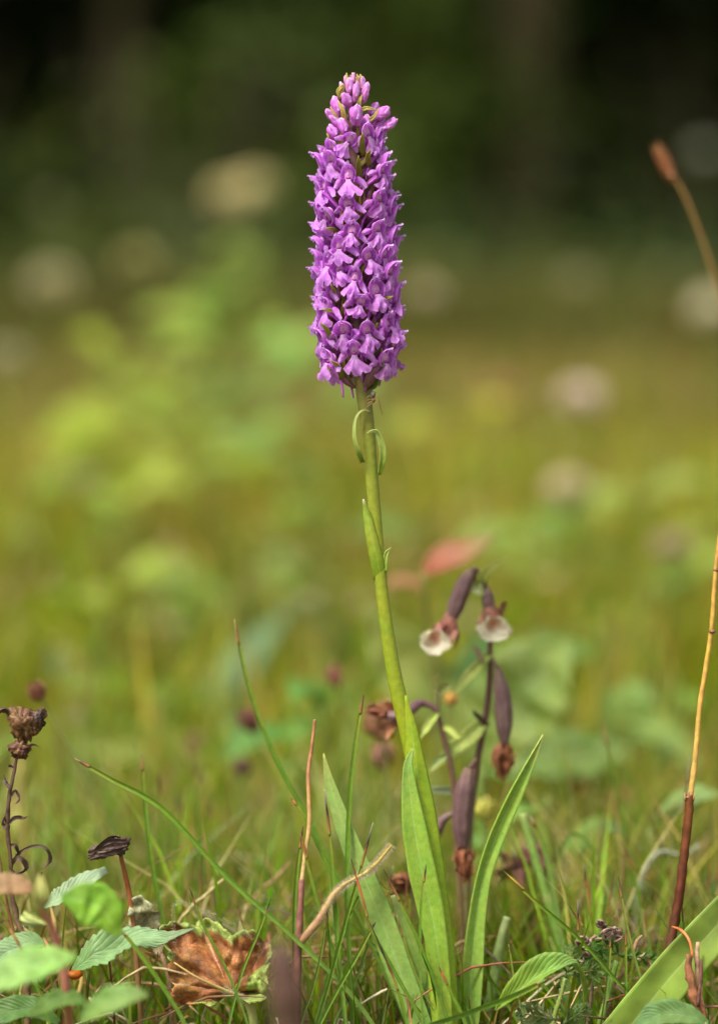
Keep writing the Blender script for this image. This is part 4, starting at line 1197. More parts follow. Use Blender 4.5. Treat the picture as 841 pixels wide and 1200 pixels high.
cbu = P(680, 1262, .006)
t = thing('dry_umbel', 'curled up brown dry flower head above the feathery leaves', 'dry flower head', ground_below(cbu))
m = MB()
m.tube([P(698, 1096), P(690, 1108), P(694, 1150, .004), cbu], [wpx(2), wpx(2), wpx(2.2), wpx(2.5)], (.3, .2, .12), n=7)
m.tube([P(708, 1100), P(692, 1101), P(680, 1108)], [wpx(1.6), wpx(1.8), wpx(1.5)], (.33, .22, .16), n=7)
m.build('stalk', M_dry, t)
for cx, cy, r_, n_ in ((716, 1096, 14, 13), (683, 1104, 10, 11), (703, 1084, 8, 6), (684, 1122, 9, 6)):
    m = MB()
    for k in range(n_):
        a = rnd.uniform(0, 6.28); q1 = rnd.uniform(.5, 1)
        m.tube([P(cx, cy), P(cx + r_ * q1 * math.cos(a), cy + r_ * .7 * math.sin(a), rnd.uniform(-.004, .003)), P(cx + r_ * .75 * math.cos(a + .9), cy + r_ * .6 * math.sin(a + .9), rnd.uniform(-.004, .003)), P(cx + r_ * .4 * math.cos(a + 1.9), cy + r_ * .5 * math.sin(a + 1.9))],
               [wpx(1.2), wpx(1.5), wpx(1.3), wpx(.5)], rnd.choice([(.34, .22, .17), (.22, .13, .1), (.45, .33, .25)]), n=5, seg=9, wob=.5)
    m.blob(P(cx, cy, .001), (wpx(r_ * .7), wpx(r_ * .6), wpx(r_ * .5)), (.2, .12, .09), nz=.5, lobes=.3, seed=cx, n=16, m=10)
    m.build('curled_ray', M_dry, t)

# broken brown stub at the right
cbs = P(822, 1262, -.014)
t = thing('broken_stub', 'broken brown dead stem stub in front of the broad leaf', 'dead stem', ground_below(cbs))
m = MB()
m.tube([P(806, 1118, -.016), P(807, 1140, -.016), P(813, 1170, -.015), P(824, 1192, -.014), cbs], [wpx(3.5), wpx(4.5), wpx(5.5), wpx(4), wpx(4)], [(0, (.2, .08, .04)), (.5, (.42, .17, .08)), (1, (.25, .10, .05))], n=10, wob=.7)
m.tube([P(817, 1104, -.013), P(816, 1130, -.013), P(819, 1160, -.013), P(824, 1190, -.013)], [wpx(2), wpx(3.4), wpx(3.4), wpx(2)], [(0, (.5, .34, .2)), (1, (.4, .2, .1))], n=8, wob=.5)
m.tube([P(821, 1124, -.016), P(820, 1150, -.017), P(817, 1180, -.017)], [wpx(1.5), wpx(2.6), wpx(2)], (.16, .07, .05), n=7, wob=.5)
m.build('stub', M_dry, t)
m = MB()
m.tube([P(787, 1086, -.004), P(797, 1090, -.01), P(807, 1102, -.014), P(811, 1122, -.016)], [wpx(1), wpx(2), wpx(2), wpx(1.2)], (.48, .14, .04), n=7, seg=14)
m.build('tendril', M_straw, t)
t = stalk('dead_twig', 'rusty orange dead twig rising behind the hairy carrot stalk', 'dead twig', [('twig', [(752, 1096), (745, 1104), (740, 1120), (730, 1138), (716, 1160), (712, 1200)], [1, 2.4, 2.2, 2.6, 3, 3], [(0, (.42, .28, .14)), (1, (.42, .18, .07))])], .003, mat=M_dry)
# bottom right soft leaf
t = thing('ground_leaf', 'soft grey green leaf at the bottom edge right of the carrot leaves', 'leaf', ground_below(P(790, 1240, -.03)))
broad_leaf(t, 'leaf', [(830, 1200), (800, 1190), (770, 1190), (744, 1202)], [6, 26, 34, 30, 6], (.15, .26, .08), off=-.035, teeth=0, cup=.2, normal=L_UP)
m = MB(); m.tube([P(826, 1198, -.035), P(836, 1230, -.035), P(836, 1280, -.035)], [wpx(2), wpx(2.5), wpx(2.5)], (.2, .26, .1), n=6); m.build('stalk', M_stem, t)

# ------------------------------------------------------------------ dried plants on the left
db = P(34, 1262, .004)
t = thing('dried_figwort', 'dead dark brown plant with papery seed capsules at the left edge', 'dead plant', ground_below(db))
m = MB()
m.tube([P(22, 876), P(17, 905), P(12, 930), P(9, 965), P(13, 1010), P(14, 1045), P(20, 1076), P(30, 1120), db], [wpx(x) for x in (2.2, 2, 2.2, 2.8, 2.6, 3, 3.4, 4, 4.2)], [(0, (.09, .05, .035)), (.6, (.1, .055, .03)), (1, (.2, .12, .06))], n=8, seg=50, wob=.5)
m.build('stem', M_dry, t)
for (cx, cy, rx, rz, a, c1) in [(27, 848, 15, 20, -.3, (.13, .06, .022)), (43, 844, 10, 14, .3, (.03, .016, .014)), (24, 878, 12, 10, .2, (.09, .03, .018))]:
    m = MB()
    R3 = Matrix.Rotation(a, 3, 'Y')
    m.blob(P(cx, cy), (wpx(rx), wpx(rx * .9), wpx(rz)), lambda s, t_, c1=c1: mixc(c1, (.20, .10, .04), .2 + 1.3 * noise.noise(Vector((s * 6, t_ * 3, c1[0] * 90)))), rot=R3, n=34, m=26, nz=.4, seed=cx, lobes=.04, wr=.4)
    o = m.build('seed_capsule', M_husk, t)
    for k in range(0):
        m = MB()
        an = k * 2.6 + 1.4
        m.strip([P(cx + math.cos(an) * rx * .7, cy + rz * .3), P(cx + math.cos(an) * rx * 1.05, cy - rz * .1 + 3 * math.sin(an), -.004 * math.sin(an)), P(cx + math.cos(an) * rx * .7, cy - rz * .8 + 4 * math.sin(an * 2), -.004 * math.sin(an))], [wpx(8), wpx(12), wpx(8), wpx(2)], (.17, .085, .05), wave=.9, seg=8, cup=.4, seed=k + cx)
        m.build('husk', M_dry, o)
for pts, ws in [([(16, 842), (10, 832), (2, 830), (-8, 838)], [3, 8, 9, 5]), ([(12, 924), (8, 915), (6, 908)], [4, 6, 2]), ([(13, 935), (18, 928), (22, 936), (18, 942)], [2, 5, 4, 1]), ([(17, 900), (12, 896), (9, 899)], [2, 5, 2]), ([(10, 966), (18, 960), (28, 960), (34, 956)], [3, 6, 5, 1]), ([(10, 975), (6, 965), (7, 956)], [4, 6, 2]), ([(13, 990), (18, 992), (22, 1004), (18, 1000)], [3, 5, 3, 1]),
                ([(14, 1010), (26, 998), (42, 992), (54, 996), (57, 1008), (48, 1018)], [3, 4, 4, 5, 7, 3]), ([(13, 1014), (22, 1006), (30, 1016), (20, 1022), (12, 1016)], [3, 7, 7, 5, 2]), ([(50, 1022), (46, 1034), (50, 1040)], [3, 4, 1]), ([(30, 880), (38, 874), (46, 875)], [3, 4, 1])]:
    m = MB()
    m.strip([P(a, b_, rnd.uniform(-.004, .002)) for a, b_ in pts], [wpx(x) for x in ws], (.10, .06, .045), wave=.7, cup=.5, seg=16, twist=(0, 1.5), seed=pts[0][1])
    m.build('shrivelled_leaf', M_dry, t)

nb = P(170, 1262, .006)
t = thing('nodding_seed_head', 'nodding dark brown seed head on a red stalk above the toothed leaf', 'seed head', ground_below(nb))
m = MB()
m.tube([P(138, 985, .004), P(142, 1004, .004), P(148, 1030, .005), P(153, 1055, .006), P(160, 1120, .006), nb], [wpx(x) for x in (2.5, 2.6, 3, 3.2, 3.2, 3.4)], [(0, (.2, .09, .04)), (.5, (.28, .1, .05)), (1, (.24, .18, .08))], n=8, seg=24)
m.build('stalk', M_stem, t)
m = MB()
m.blob(P(138, 990, .004), (wpx(13), wpx(11), wpx(10)), (.10, .06, .045), n=30, m=22, nz=.4, seed=4, wr=.4)
m.blob(P(117, 998, .003), (wpx(12), wpx(6), wpx(7)), (.12, .075, .06), n=24, m=16, nz=.6, wr=.4, seed=6, rot=Matrix.Rotation(-.4, 3, 'Y'))
for k in range(16):
    a = k * .8
    m.strip([P(144 + 5 * math.cos(a), 989 + 6 * math.sin(a), .004 - .004 * math.cos(a)), P(132 + 3 * math.sin(a * 2), 991 + 8.5 * math.sin(a), .003 - .005 * math.cos(a)), P(119, 996 + 6 * math.sin(a), .002 - .003 * math.cos(a)), P(106 + 3 * math.cos(a * 3), 1002 + 5 * math.sin(a * 1.7), .002)], [wpx(3), wpx(7), wpx(5), wpx(2)], rnd.choice([(.09, .055, .045), (.17, .11, .08), (.05, .03, .025)]), wave=1.0, seg=12, cup=.4, seed=k * 2.1)
m.build('seed_head', M_dry, t)


# ------------------------------------------------------------------ blurred seed heads and flowers behind
def seedhead(px, py, off, w_, h_, col, label, stem, scol=(.16, .18, .05), name='brown_seed_head', cat='seed head', tilt=0.0, group='blurred brown seed heads behind the orchid', sr=2.2):
    last = P(*stem[-1], off)
    base_ = ground_below(last)
    t = thing(name, label, cat, base_, group)
    m = MB()
    W_ = [P(px, py, off)] + [P(x, y, off) for x, y in stem]
    W_.append(Vector((W_[-1].x * 1.0, W_[-1].y, -.004)))
    m.tube(W_, [wpx(sr * .8, off), wpx(sr, off), wpx(sr, off)], scol, n=7, seg=24)
    m.build('stalk', M_stem, t)
    m = MB()
    R3 = Matrix.Rotation(tilt, 3, 'Y')
    m.blob(P(px, py, off), (wpx(w_ * .42, off), wpx(w_ * .4, off), wpx(h_ * .42, off)), col, rot=R3, n=14, m=10, nz=.3, seed=px)
    o = m.build('seed_head', M_dry, t)
    m = MB()
    for k in range(26):
        a = k * 2.4
        z = lerp(-.7, .9, (k + .5) / 26)
        rr = math.sqrt(max(.05, 1 - z * z))
        d = Vector((math.cos(a) * rr * w_ * .5, math.sin(a) * rr * w_ * .5, z * h_ * .5)) * PXM * (D + off) / D
        c0 = P(px, py, off)
        m.strip([c0 + R3 @ (d * .55), c0 + R3 @ (d * .95), c0 + R3 @ (d * 1.15 + Vector((0, 0, wpx(3))))], [wpx(w_ * .25, off), wpx(w_ * .3, off), wpx(.8, off)], mixc(col, (.4, .22, .12), rnd.random() * .5), normal=R3 @ Vector((math.cos(a), math.sin(a), .2)), seg=4, nc=3)
    m.build('scale', M_dry, o)
    return t


seedhead(44, 811, .11, 22, 26, (.16, .055, .03), 'dark brown seed head on a leaning stalk at upper left of the grass', [(66, 850), (98, 905), (126, 960), (150, 1040)], tilt=-.2)
seedhead(292, 845, .24, 26, 34, (.15, .05, .04), 'dim purple brown seed head left of centre', [(305, 880), (330, 960), (350, 1040)], tilt=-.5)
seedhead(284, 900, .28, 24, 20, (.11, .05, .04), 'small dark brown seed head low left of centre', [(286, 930), (292, 1000), (300, 1060)])
seedhead(392, 793, .26, 20, 30, (.26, .09, .07), 'small pinkish seed head beside the orchid stem', [(402, 820), (420, 870), (430, 960)], tilt=-.5)
seedhead(228, 870, .42, 18, 22, (.18, .09, .05), 'faint brown seed head far left of centre', [(232, 900), (238, 960), (240, 1000)])
seedhead(446, 846, .15, 44, 52, (.26, .12, .06), 'big orange brown dead flower head just behind the stem', [(452, 890), (456, 960), (460, 1040)], name='dead_flower_head', cat='flower head')
seedhead(448, 886, .17, 30, 36, (.28, .14, .09), 'lower brown dead flower head behind the stem', [(455, 930), (460, 1000), (462, 1050)], name='dead_flower_head', cat='flower head')
seedhead(678, 919, .36, 26, 26, (.50, .27, .06), 'left one of two blurred orange flower heads on the right', [(680, 950), (684, 1000)], name='orange_flower_head', cat='flower head', group='orange flower heads right of centre')
seedhead(726, 941, .34, 30, 32, (.46, .22, .09), 'right one of two blurred orange flower heads, lower and browner', [(730, 970), (734, 1010)], name='orange_flower_head', cat='flower head', group='orange flower heads right of centre')
seedhead(528, 820, .12, 16, 16, (.62, .34, .08), 'small blurred orange yellow flower between the brown stems', [(527, 845), (532, 920), (540, 1010)], name='yellow_flower', cat='flower', group=None)
seedhead(505, 610, 1.2, 14, 14, (.3, .3, .1), 'faint pale seed head far behind the stem', [(506, 640), (508, 700)])
# the plantain-like spikelet at upper right
seedhead(779, 193, .19, 17, 56, (.30, .12, .04), 'tall rusty brown grass spike at the upper right', [(800, 226), (816, 264), (832, 310), (850, 372), (872, 470), (890, 620), (900, 800), (902, 1000)], scol=(.22, .14, .05), tilt=-.42, name='grass_spike', cat='grass spike', group=None, sr=2.6)


def clover(px, py, off, r, col, label, scol=(.14, .16, .04)):
    c = P(px, py, off)
    t = thing('pale_meadow_flower', label, 'flower', (c.x, c.y, 0), 'pale blurred meadow flowers')
    m = MB()
    m.tube([c, Vector((c.x + .01, c.y, c.z * .5)), Vector((c.x, c.y, -.01))], [.0012, .0016, .0018], scol, n=6, seg=8)
    m.build('stalk', M_stem, t)
    m = MB()
    q = random.Random(int(px * 7 + py))
    m.blob(c, (r * .8, r * .8, r * .6), col, n=12, m=8, nz=.3)
    for k in range(110):
        z = q.uniform(-.55, 1); a = q.random() * 6.28; rr = math.sqrt(max(0, 1 - z * z))
        d = Vector((math.cos(a) * rr, math.sin(a) * rr, z * .8)) * r
        cc = mixc(col, (.85, .78, .52), q.random() * .7)
        m.strip([c + d * .3, c + d * .75, c + d * 1.1], [r * .16, r * .34, r * .16], cc, normal=(-math.sin(a), math.cos(a), .4), seg=3, nc=3, cup=.5)
    m.build('flower_head', M_cream, t)
    return t


clover(680, 465, 1.5, .018, (.8, .66, .6), 'pale pink and white blurred flower right of the spike base')
clover(690, 478, 1.54, .008, (.55, .18, .25), 'small pink flower tucked against the pale pink one')
clover(60, 332, 2.6, .025, (.62, .58, .36), 'large cream blurred flower at the left edge')
clover(272, 231, 3.0, .029, (.8, .72, .4), 'highest cream blurred flower, left of the spike')
clover(300, 218, 3.1, .022, (.8, .72, .4), 'smaller cream flower touching the highest one')
clover(160, 305, 2.6, .019, (.5, .46, .16), 'dim olive blurred flower between the two cream ones')
clover(500, 345, 2.2, .015, (.55, .45, .32), 'pale blurred flower just right of the spike')
clover(832, 362, 2.2, .021, (.70, .66, .52), 'white blurred flower at the right edge level with the spike')
clover(676, 330, 3.0, .018, (.36, .38, .2), 'dim green white blurred flower upper right')
clover(664, 572, 1.2, .015, (.7, .6, .4), 'cream blurred flower below the pale pink one')
clover(786, 640, 1.0, .012, (.50, .36, .26), 'pinkish blurred flower near the right edge')
clover(8, 420, 1.9, .017, (.48, .46, .3), 'cream blurred flower cut by the left edge')
clover(825, 180, 3.2, .018, (.26, .3, .24), 'faint grey green blurred flower at the upper right edge')
clover(60, 240, 3.4, .014, (.2, .22, .11), 'faint olive blurred flower high on the left')
clover(585, 460, 2.2, .018, (.42, .18, .08), 'rusty orange blurred flower right below the spike')
clover(100, 560, 1.4, .009, (.5, .36, .25), 'faint pinkish blurred flower low on the left')
clover(360, 705, .8, .006, (.6, .58, .3), 'small pale blurred flower left of the stem')
clover(180, 712, 1.0, .007, (.5, .5, .2), 'yellowish blurred flower left of centre')
clover(630, 735, .9, .005, (.5, .2, .15), 'small red blurred flower behind the dying orchid')
clover(92, 840, .5, .005, (.45, .42, .2), 'pale blurred flower beside the dark brown seed head')


# soft leafy plants behind
def herb(px, py, off, n, size, cols, label, spread=.04, name='leafy_herb', cat='plant', h=None, up=.35, seed=0, lw=.55):
    q = random.Random(int(px * 3 + py + seed))
    c = P(px, py, off)
    top = c.z if h is None else h
    t = thing(name, label, cat, (c.x, c.y, 0), 'soft leafy plants in the blurred meadow')
    m = MB()
    m.tube([Vector((c.x, c.y, -.01)), Vector((c.x + .004, c.y, top * .5)), Vector((c.x, c.y, top + spread * .5))], [.002, .0017, .001], (.18, .2, .05), n=6, seg=8)
    m.build('stem', M_stem, t)
    for k in range(n):
        a = q.random() * 6.28
        z = top + q.uniform(-.9, .9) * spread
        b0 = Vector((c.x, c.y, max(.01, z - size * .3)))
        d = Vector((math.cos(a), math.sin(a), q.uniform(-.1, up * 2)))
        s_ = size * q.uniform(.7, 1.2)
        r_ = q.uniform(.1, 1) * spread
        b1 = b0 + d * r_
        m = MB()
        cc = q.choice(cols)
        m.strip([b0, b1, b1 + d * s_ * .5, b1 + d * s_ + Vector((0, 0, -.25 * s_))], [.001, .003, s_ * lw, s_ * lw * .9, .001], cc, normal=Vector((-d.x * .4, -d.y * .4 - .5, .9)), seg=10, nc=5, cup=.12, wave=.2, seed=k)
        m.build('leaf', M_leaf, t)
    return t


YG = [(.27, .35, .035), (.20, .29, .04), (.31, .37, .05)]
BG = [(.17, .26, .055), (.20, .29, .07), (.14, .23, .045)]
herb(620, 800, .30, 0, .01, BG, 'large soft blue green leaf behind the dying orchid', name='broad_leaf_plant')
# big leaves as strips with depth
bl = thing('broad_leaf_plant', 'broad soft green leaves of a low plant behind the brown capsules', 'plant', ground_below(P(560, 900, .3)))
bpy.data.objects.remove([o for o in bpy.data.objects if o.get('label') == 'large soft blue green leaf behind the dying orchid'][0].children[0], do_unlink=True)
bpy.data.objects.remove([o for o in bpy.data.objects if o.get('label') == 'large soft blue green leaf behind the dying orchid'][0], do_unlink=True)
broad_leaf(bl, 'leaf', [(560, 900), (590, 850), (625, 800), (668, 752)], [10, 90, 130, 110, 10], [(0, (.17, .24, .04)), (1, (.22, .29, .06))], off=.3, cup=.12, wave=.3, normal=L_UP)
broad_leaf(bl, 'leaf', [(560, 900), (520, 840), (470, 780), (430, 710)], [8, 60, 90, 70, 8], [(0, (.20, .25, .05)), (1, (.27, .31, .07))], off=.36, cup=.12, wave=.3, normal=L_UP)
broad_leaf(bl, 'leaf', [(560, 900), (620, 890), (680, 890), (740, 880)], [8, 50, 76, 60, 8], (.15, .23, .05), off=.36, cup=.15, wave=.3, normal=L_UP)
broad_leaf(bl, 'leaf', [(560, 900), (556, 850), (560, 800), (566, 740)], [8, 50, 70, 60, 8], (.14, .27, .08), off=.4, cup=.15, wave=.3, normal=L_UP)
m = MB(); m.tube([P(560, 900, .28), P(562, 960, .28), ground_below(P(562, 990, .28))], [.002, .002, .0025], (.2, .28, .08), n=7); m.build('stem', M_stem, bl)
rl = thing('red_leaf_plant', 'small plant with one soft red and orange leaf behind the dying orchid', 'plant', ground_below(P(500, 760, .30)))
broad_leaf(rl, 'leaf', [(496, 672), (520, 655), (548, 645), (580, 626)], [8, 34, 40, 26, 4], [(0, (.36, .10, .055)), (.55, (.36, .16, .08)), (1, (.30, .28, .09))], off=.27, cup=.1, wave=.2, normal=L_UP, mat=M_leaf)
broad_leaf(rl, 'leaf', [(500, 690), (486, 684), (466, 680), (450, 690)], [4, 16, 20, 16, 4], (.32, .17, .07), off=.34, cup=.1, wave=.2, normal=L_UP)
m = MB(); m.tube([P(496, 672, .24), P(500, 720, .25), P(512, 800, .27), ground_below(P(512, 900, .3))], [.001, .0013, .0015, .002], (.25, .25, .08), n=7); m.build('stem', M_stem, rl)

herb(160, 480, 1.6, 14, .06, YG, 'bright yellow green sapling top glowing on the left', .07)
herb(262, 385, 1.9, 15, .065, [(.20, .31, .06), (.27, .35, .06)], 'tall soft green sapling left of the flower spike', .06)
herb(296, 318, 2.2, 8, .06, [(.26, .32, .05), (.2, .28, .05)], 'uppermost leaves of a sapling left of the spike', .05)
herb(190, 440, 2.0, 11, .06, [(.26, .33, .05), (.22, .30, .07)], 'pale green sapling behind the yellow green one', .06)
herb(240, 510, 1.8, 11, .05, YG, 'yellow green plant below the green sapling', .05)
herb(372, 560, .95, 6, .038, BG, 'blue green leafy plant immediately left of the stem', .035)
herb(375, 450, 1.5, 6, .05, [(.17, .32, .07), (.2, .36, .07)], 'mid green leafy plant at the foot of the spike', .05)
herb(545, 500, 1.7, 5, .045, [(.36, .36, .03), (.3, .32, .04)], 'golden green leafy plant right below the spike', .045)
herb(300, 640, 1.1, 8, .045, BG + YG, 'soft green plant low left of the stem', .04)
herb(60, 600, 1.6, 9, .05, [(.2, .27, .05), (.26, .3, .06)], 'olive green plant at the left', .05)
herb(150, 600, 1.3, 7, .04, YG, 'small yellow green plant left of centre', .04)
herb(240, 690, 1.0, 7, .04, YG + BG, 'low green plant above the thin sedge tips', .035)
herb(120, 745, .9, 7, .035, YG, 'low yellow green plant above the brown seed head', .035)
herb(640, 640, 1.2, 9, .045, [(.2, .3, .05), (.26, .33, .06)], 'soft green plant behind the red leaf', .04)
herb(760, 710, 1.0, 8, .04, [(.18, .28, .06), (.24, .32, .05)], 'soft green plant right of centre', .04)
herb(720, 600, 1.2, 6, .04, [(.17, .28, .07), (.24, .3, .06)], 'mid green plant under the pale pink flower', .05)
herb(790, 830, .5, 7, .03, [(.16, .26, .05), (.2, .3, .05)], 'low green plant beside the straw stalk on the right', .035)
herb(700, 820, .45, 7, .032, BG, 'blue green plant right of the big soft leaf', .035)
herb(380, 850, .4, 7, .03, [(.12, .25, .05), (.16, .3, .06)], 'low deep green plant left of the brown flower heads', .035)
herb(180, 850, .6, 7, .026, YG, 'low yellow green plant behind the upright blade', .03)
herb(640, 960, .2, 6, .02, [(.15, .26, .05), (.2, .32, .07)], 'small leafy plant low behind the right leaf', .02)
herb(760, 1000, .16, 7, .022, [(.17, .27, .09), (.22, .32, .1)], 'pale leafy plant low behind the right stalk', .022)
herb(60, 890, .5, 7, .026, [(.18, .27, .05), (.24, .3, .06)], 'low plant behind the dead brown plant', .03)

# ------------------------------------------------------------------ the withering helleborines behind the stem
HO = .072
hb = P(546, 1262, HO)
t = thing('withered_helleborine', 'withering orchid with drooping purple brown capsules right of the stem', 'orchid', ground_below(P(546, 1200, HO)))
m = MB()
m.tube([P(566, 690, HO), P(570, 715, HO + .004), P(574, 755, HO), P(572, 815, HO), P(565, 858, HO), (P(557, 905, HO)), P(551, 960, HO), P(547, 1030, HO), P(545, 1110, HO), ground_below(P(546, 1200, HO))], [wpx(x, HO) for x in (2.6, 3, 3.2, 3.8, 4, 4.4, 4.6, 5, 6, 6)],
       [(0, (.17, .12, .07)), (.3, (.12, .06, .05)), (.55, (.15, .08, .06)), (.7, (.17, .15, .07)), (1, (.2, .18, .07))], n=10, seg=50)
m.build('stem', M_stem, t)


def capsule(parent, attach, pts, ws, off, tipc=None, tipr=8, lip=None):
    m = MB()
    W_ = [P(x, y, off - .004) for x, y in pts]
    m.tube([P(*attach, off), W_[0]], [wpx(2.4, off), wpx(2.4, off)], (.15, .09, .07), n=7, seg=4)
    ps = catmull(W_, 25)
    n = 24
    e0 = W_[0].x
    rows = []
    L_ = len(ps)
    nrm = None
    for i, p in enumerate(ps):
        p = Vector(p)
        tg = (Vector(ps[min(i + 1, L_ - 1)]) - Vector(ps[max(0, i - 1)])).normalized()
        nrm = tg.orthogonal().normalized() if nrm is None else (nrm - tg * nrm.dot(tg)).normalized()
        bn = tg.cross(nrm)
        s = i / (L_ - 1)
        x = s * (len(ws) - 1); k = min(int(x), len(ws) - 2)
        r_ = wpx(lerp(ws[k], ws[k + 1], x - k), off) * .45
        rows.append([p + (nrm * math.cos(6.283 * j / n) + bn * math.sin(6.283 * j / n)) * r_ * (1 + .12 * math.cos(6 * 6.283 * j / n + s * 1.5) + .12 * noise.noise(Vector((s * 5, j * .6, e0 * 90)))) for j in range(n)])
    m.grid(rows, lambda s, t_: mixc(mixc((.22, .15, .10), CAPS, min(1, s * 3 + .2)), (.26, .17, .13), max(0, .5 + .5 * math.cos(t_ * 18.85)) * .2), close=True)  # paler ribs: a highlight painted into the capsule colour
    o = m.build('seed_capsule', M_stem, parent)
    e = Vector(W_[-1]); d = (W_[-1] - W_[-2]).normalized()
    if tipc:
        m = MB()
        for k in range(9):
            a = k * .7 + rnd.random()
            sd_ = Vector((math.cos(a), math.sin(a), 0)); sd_ = (sd_ - d * sd_.dot(d)).normalized()
            R_ = wpx(tipr, off) * rnd.uniform(.75, 1.15)
            sd_ = sd_ * rnd.uniform(.35, 1.15)
            m.strip([e - d * R_ * .3, e + d * R_ * 1.1 + sd_ * R_ * .8, e + d * R_ * 2.8 + sd_ * R_ * .8, e + d * R_ * 4.0 + sd_ * R_ * .3], [R_ * .5, R_ * 1.0, R_ * .8, R_ * .2], mixc(tipc, (.16, .06, .03), rnd.random() * .6), normal=sd_, wave=1.6, seg=11, cup=.45, seed=k * 3.3 + e.x * 50, twist=(0, rnd.uniform(-.9, .9)))
        m.build('dried_flower', M_dry, o)
    if lip:
        m = MB()
        R_ = wpx(17, off)
        m.blob(e + d * R_ * .4, (R_ * .6, R_ * .6, R_ * .9), (.34, .14, .09), n=10, m=8, nz=.5, seed=3)
        for k in range(5):
            a = k * 1.25
            sd_ = Vector((math.cos(a), math.sin(a), 0)); sd_ = (sd_ - d * sd_.dot(d)).normalized()
            m.strip([e, e + d * R_ * .8 + sd_ * R_ * .6, e + d * R_ * 1.7 + sd_ * R_ * .8], [R_ * .4, R_ * .9, R_ * .3], (.42, .19, .13), normal=sd_, wave=.4, seg=8, cup=.3, seed=k)
        m.build('dried_flower', M_dry, o)
        m = MB()
        lx, ly = lip
        lc = P(lx, ly, off - .012)
        rows = []
        for i in range(9):
            v = i / 8
            rows.append([lc + RIGHT * (R_ * (1.05 + .9 * noise.noise(Vector((u * 3, v * 3, lx)))) * u * math.sin(math.pi * (.15 + .75 * v)) * 1 + R_ * .3 * noise.noise(Vector((u * 3, v * 3, ly)))) + UP * (R_ * (.75 - 1.7 * v)) * 1.0 + FWD * (-R_ * (.55 * (u * u) + .5 * (v - .4) ** 2 * 2)) for u in [k / 5 - 1 for k in range(11)]])
        m.grid(rows, lambda s, t_: mixc(mixc((.42, .17, .10), (.92, .86, .68), min(1, ((abs(s - .3) * 2.2) ** 2 + (t_ * 1.5) ** 2) * 1.1 - .1)), (.5, .34, .2), max(0, noise.noise(Vector((s * 6, t_ * 4, lx)))) * 1.2))
        m.build('lip', M_cream, o)
    return o


capsule(t, (566, 692), [(553, 668), (545, 682), (536, 705), (528, 728)], [8, 17, 21, 20, 12], HO, lip=(509, 751))
m = MB(); m.tube([P(566, 695, HO), P(564, 680, HO - .002), P(558, 668, HO - .003), P(552, 668, HO - .004)], [wpx(3), wpx(3), wpx(3.4), wpx(3.6)], (.16, .11, .08), n=7, seg=10); m.build('flower_stalk', M_stem, t)
capsule(t, (568, 685), [(570, 690), (571, 702), (573, 716)], [8, 15, 15, 12], HO, lip=(577, 735))
capsule(t, (575, 770), [(583, 783), (588, 815), (590, 845), (591, 872)], [9, 19, 22, 20, 9], HO, tipc=(.42, .17, .07), tipr=10)
capsule(t, (557, 890), [(550, 900), (544, 930), (541, 965), (542, 992)], [12, 24, 25, 22, 12], HO - .02, tipc=(.36, .14, .06), tipr=10)
capsule(t, (549, 948), [(532, 952), (518, 962), (510, 980), (503, 1000)], [6, 10, 13, 12, 8], HO, tipc=(.34, .13, .07), tipr=8)
m = MB(); m.tube([P(549, 960, HO), P(538, 952, HO), P(530, 952, HO)], [wpx(3), wpx(2.6), wpx(2.6)], (.15, .09, .08), n=7, seg=6); m.build('flower_stalk', M_stem, t)
for pts, ws, c1 in [([(566, 690), (564, 680), (572, 668), (592, 654)], [10, 14, 13, 9, 1], (.44, .48, .12)), ([(560, 676), (558, 688), (566, 698)], [10, 18, 16, 4], (.36, .40, .17)),
                    ([(566, 846), (550, 862), (528, 880), (502, 906)], [10, 20, 20, 14, 2], (.42, .50, .13)), ([(574, 765), (560, 780), (546, 794), (534, 814)], [8, 12, 13, 11, 2], (.38, .44, .12)), ([(553, 938), (535, 928), (515, 926), (494, 924)], [6, 11, 11, 8, 1], (.35, .42, .22)),
                    ([(572, 850), (560, 840), (553, 832)], [4, 6, 5, 1], (.14, .09, .06)), ([(556, 758), (560, 765), (566, 775)], [2, 6, 6, 4], (.2, .14, .08)), ([(575, 720), (582, 726), (590, 708), (592, 704)], [4, 8, 7, 1], (.32, .18, .1))]:
    m = MB()
    m.strip([P(a, b_, HO - .003 * i) for i, (a, b_) in enumerate(pts)], [wpx(x, HO) for x in ws], c1, cup=.3, seg=18, wave=.3, seed=pts[0][0])
    m.build('bract', M_blade, t, thick=.0003)

H2 = .062
t = thing('withered_helleborine', 'smaller withering orchid stem directly behind the green stem, with curled dark bud', 'orchid', ground_below(P(548, 1160, H2)))
m = MB()
m.tube([P(512, 808, H2), P(513, 835, H2), P(519, 860, H2), P(526, 890, H2), P(532, 930, H2), P(536, 1000, H2), P(540, 1080, H2), ground_below(P(548, 1160, H2))], [wpx(x, H2) for x in (2.2, 2.8, 3.2, 3.4, 3.6, 4, 4, 4)], [(0, (.15, .14, .06)), (.25, (.12, .06, .05)), (1, (.18, .13, .06))], n=9, seg=36)
m.tube([P(514, 838, H2), P(506, 828, H2), P(494, 824, H2), P(484, 829, H2 - .003), P(474, 838, H2 - .006)], [wpx(x, H2) for x in (2.8, 3.2, 4.6, 6.5, 6.5)], [(0, (.13, .07, .07)), (1, (.14, .08, .09))], n=10, seg=20)
m.build('stem', M_stem, t)
capsule(t, (480, 834), [(474, 838), (462, 840), (454, 838)], [12, 16, 15, 10], H2, tipc=(.3, .12, .06), tipr=6)
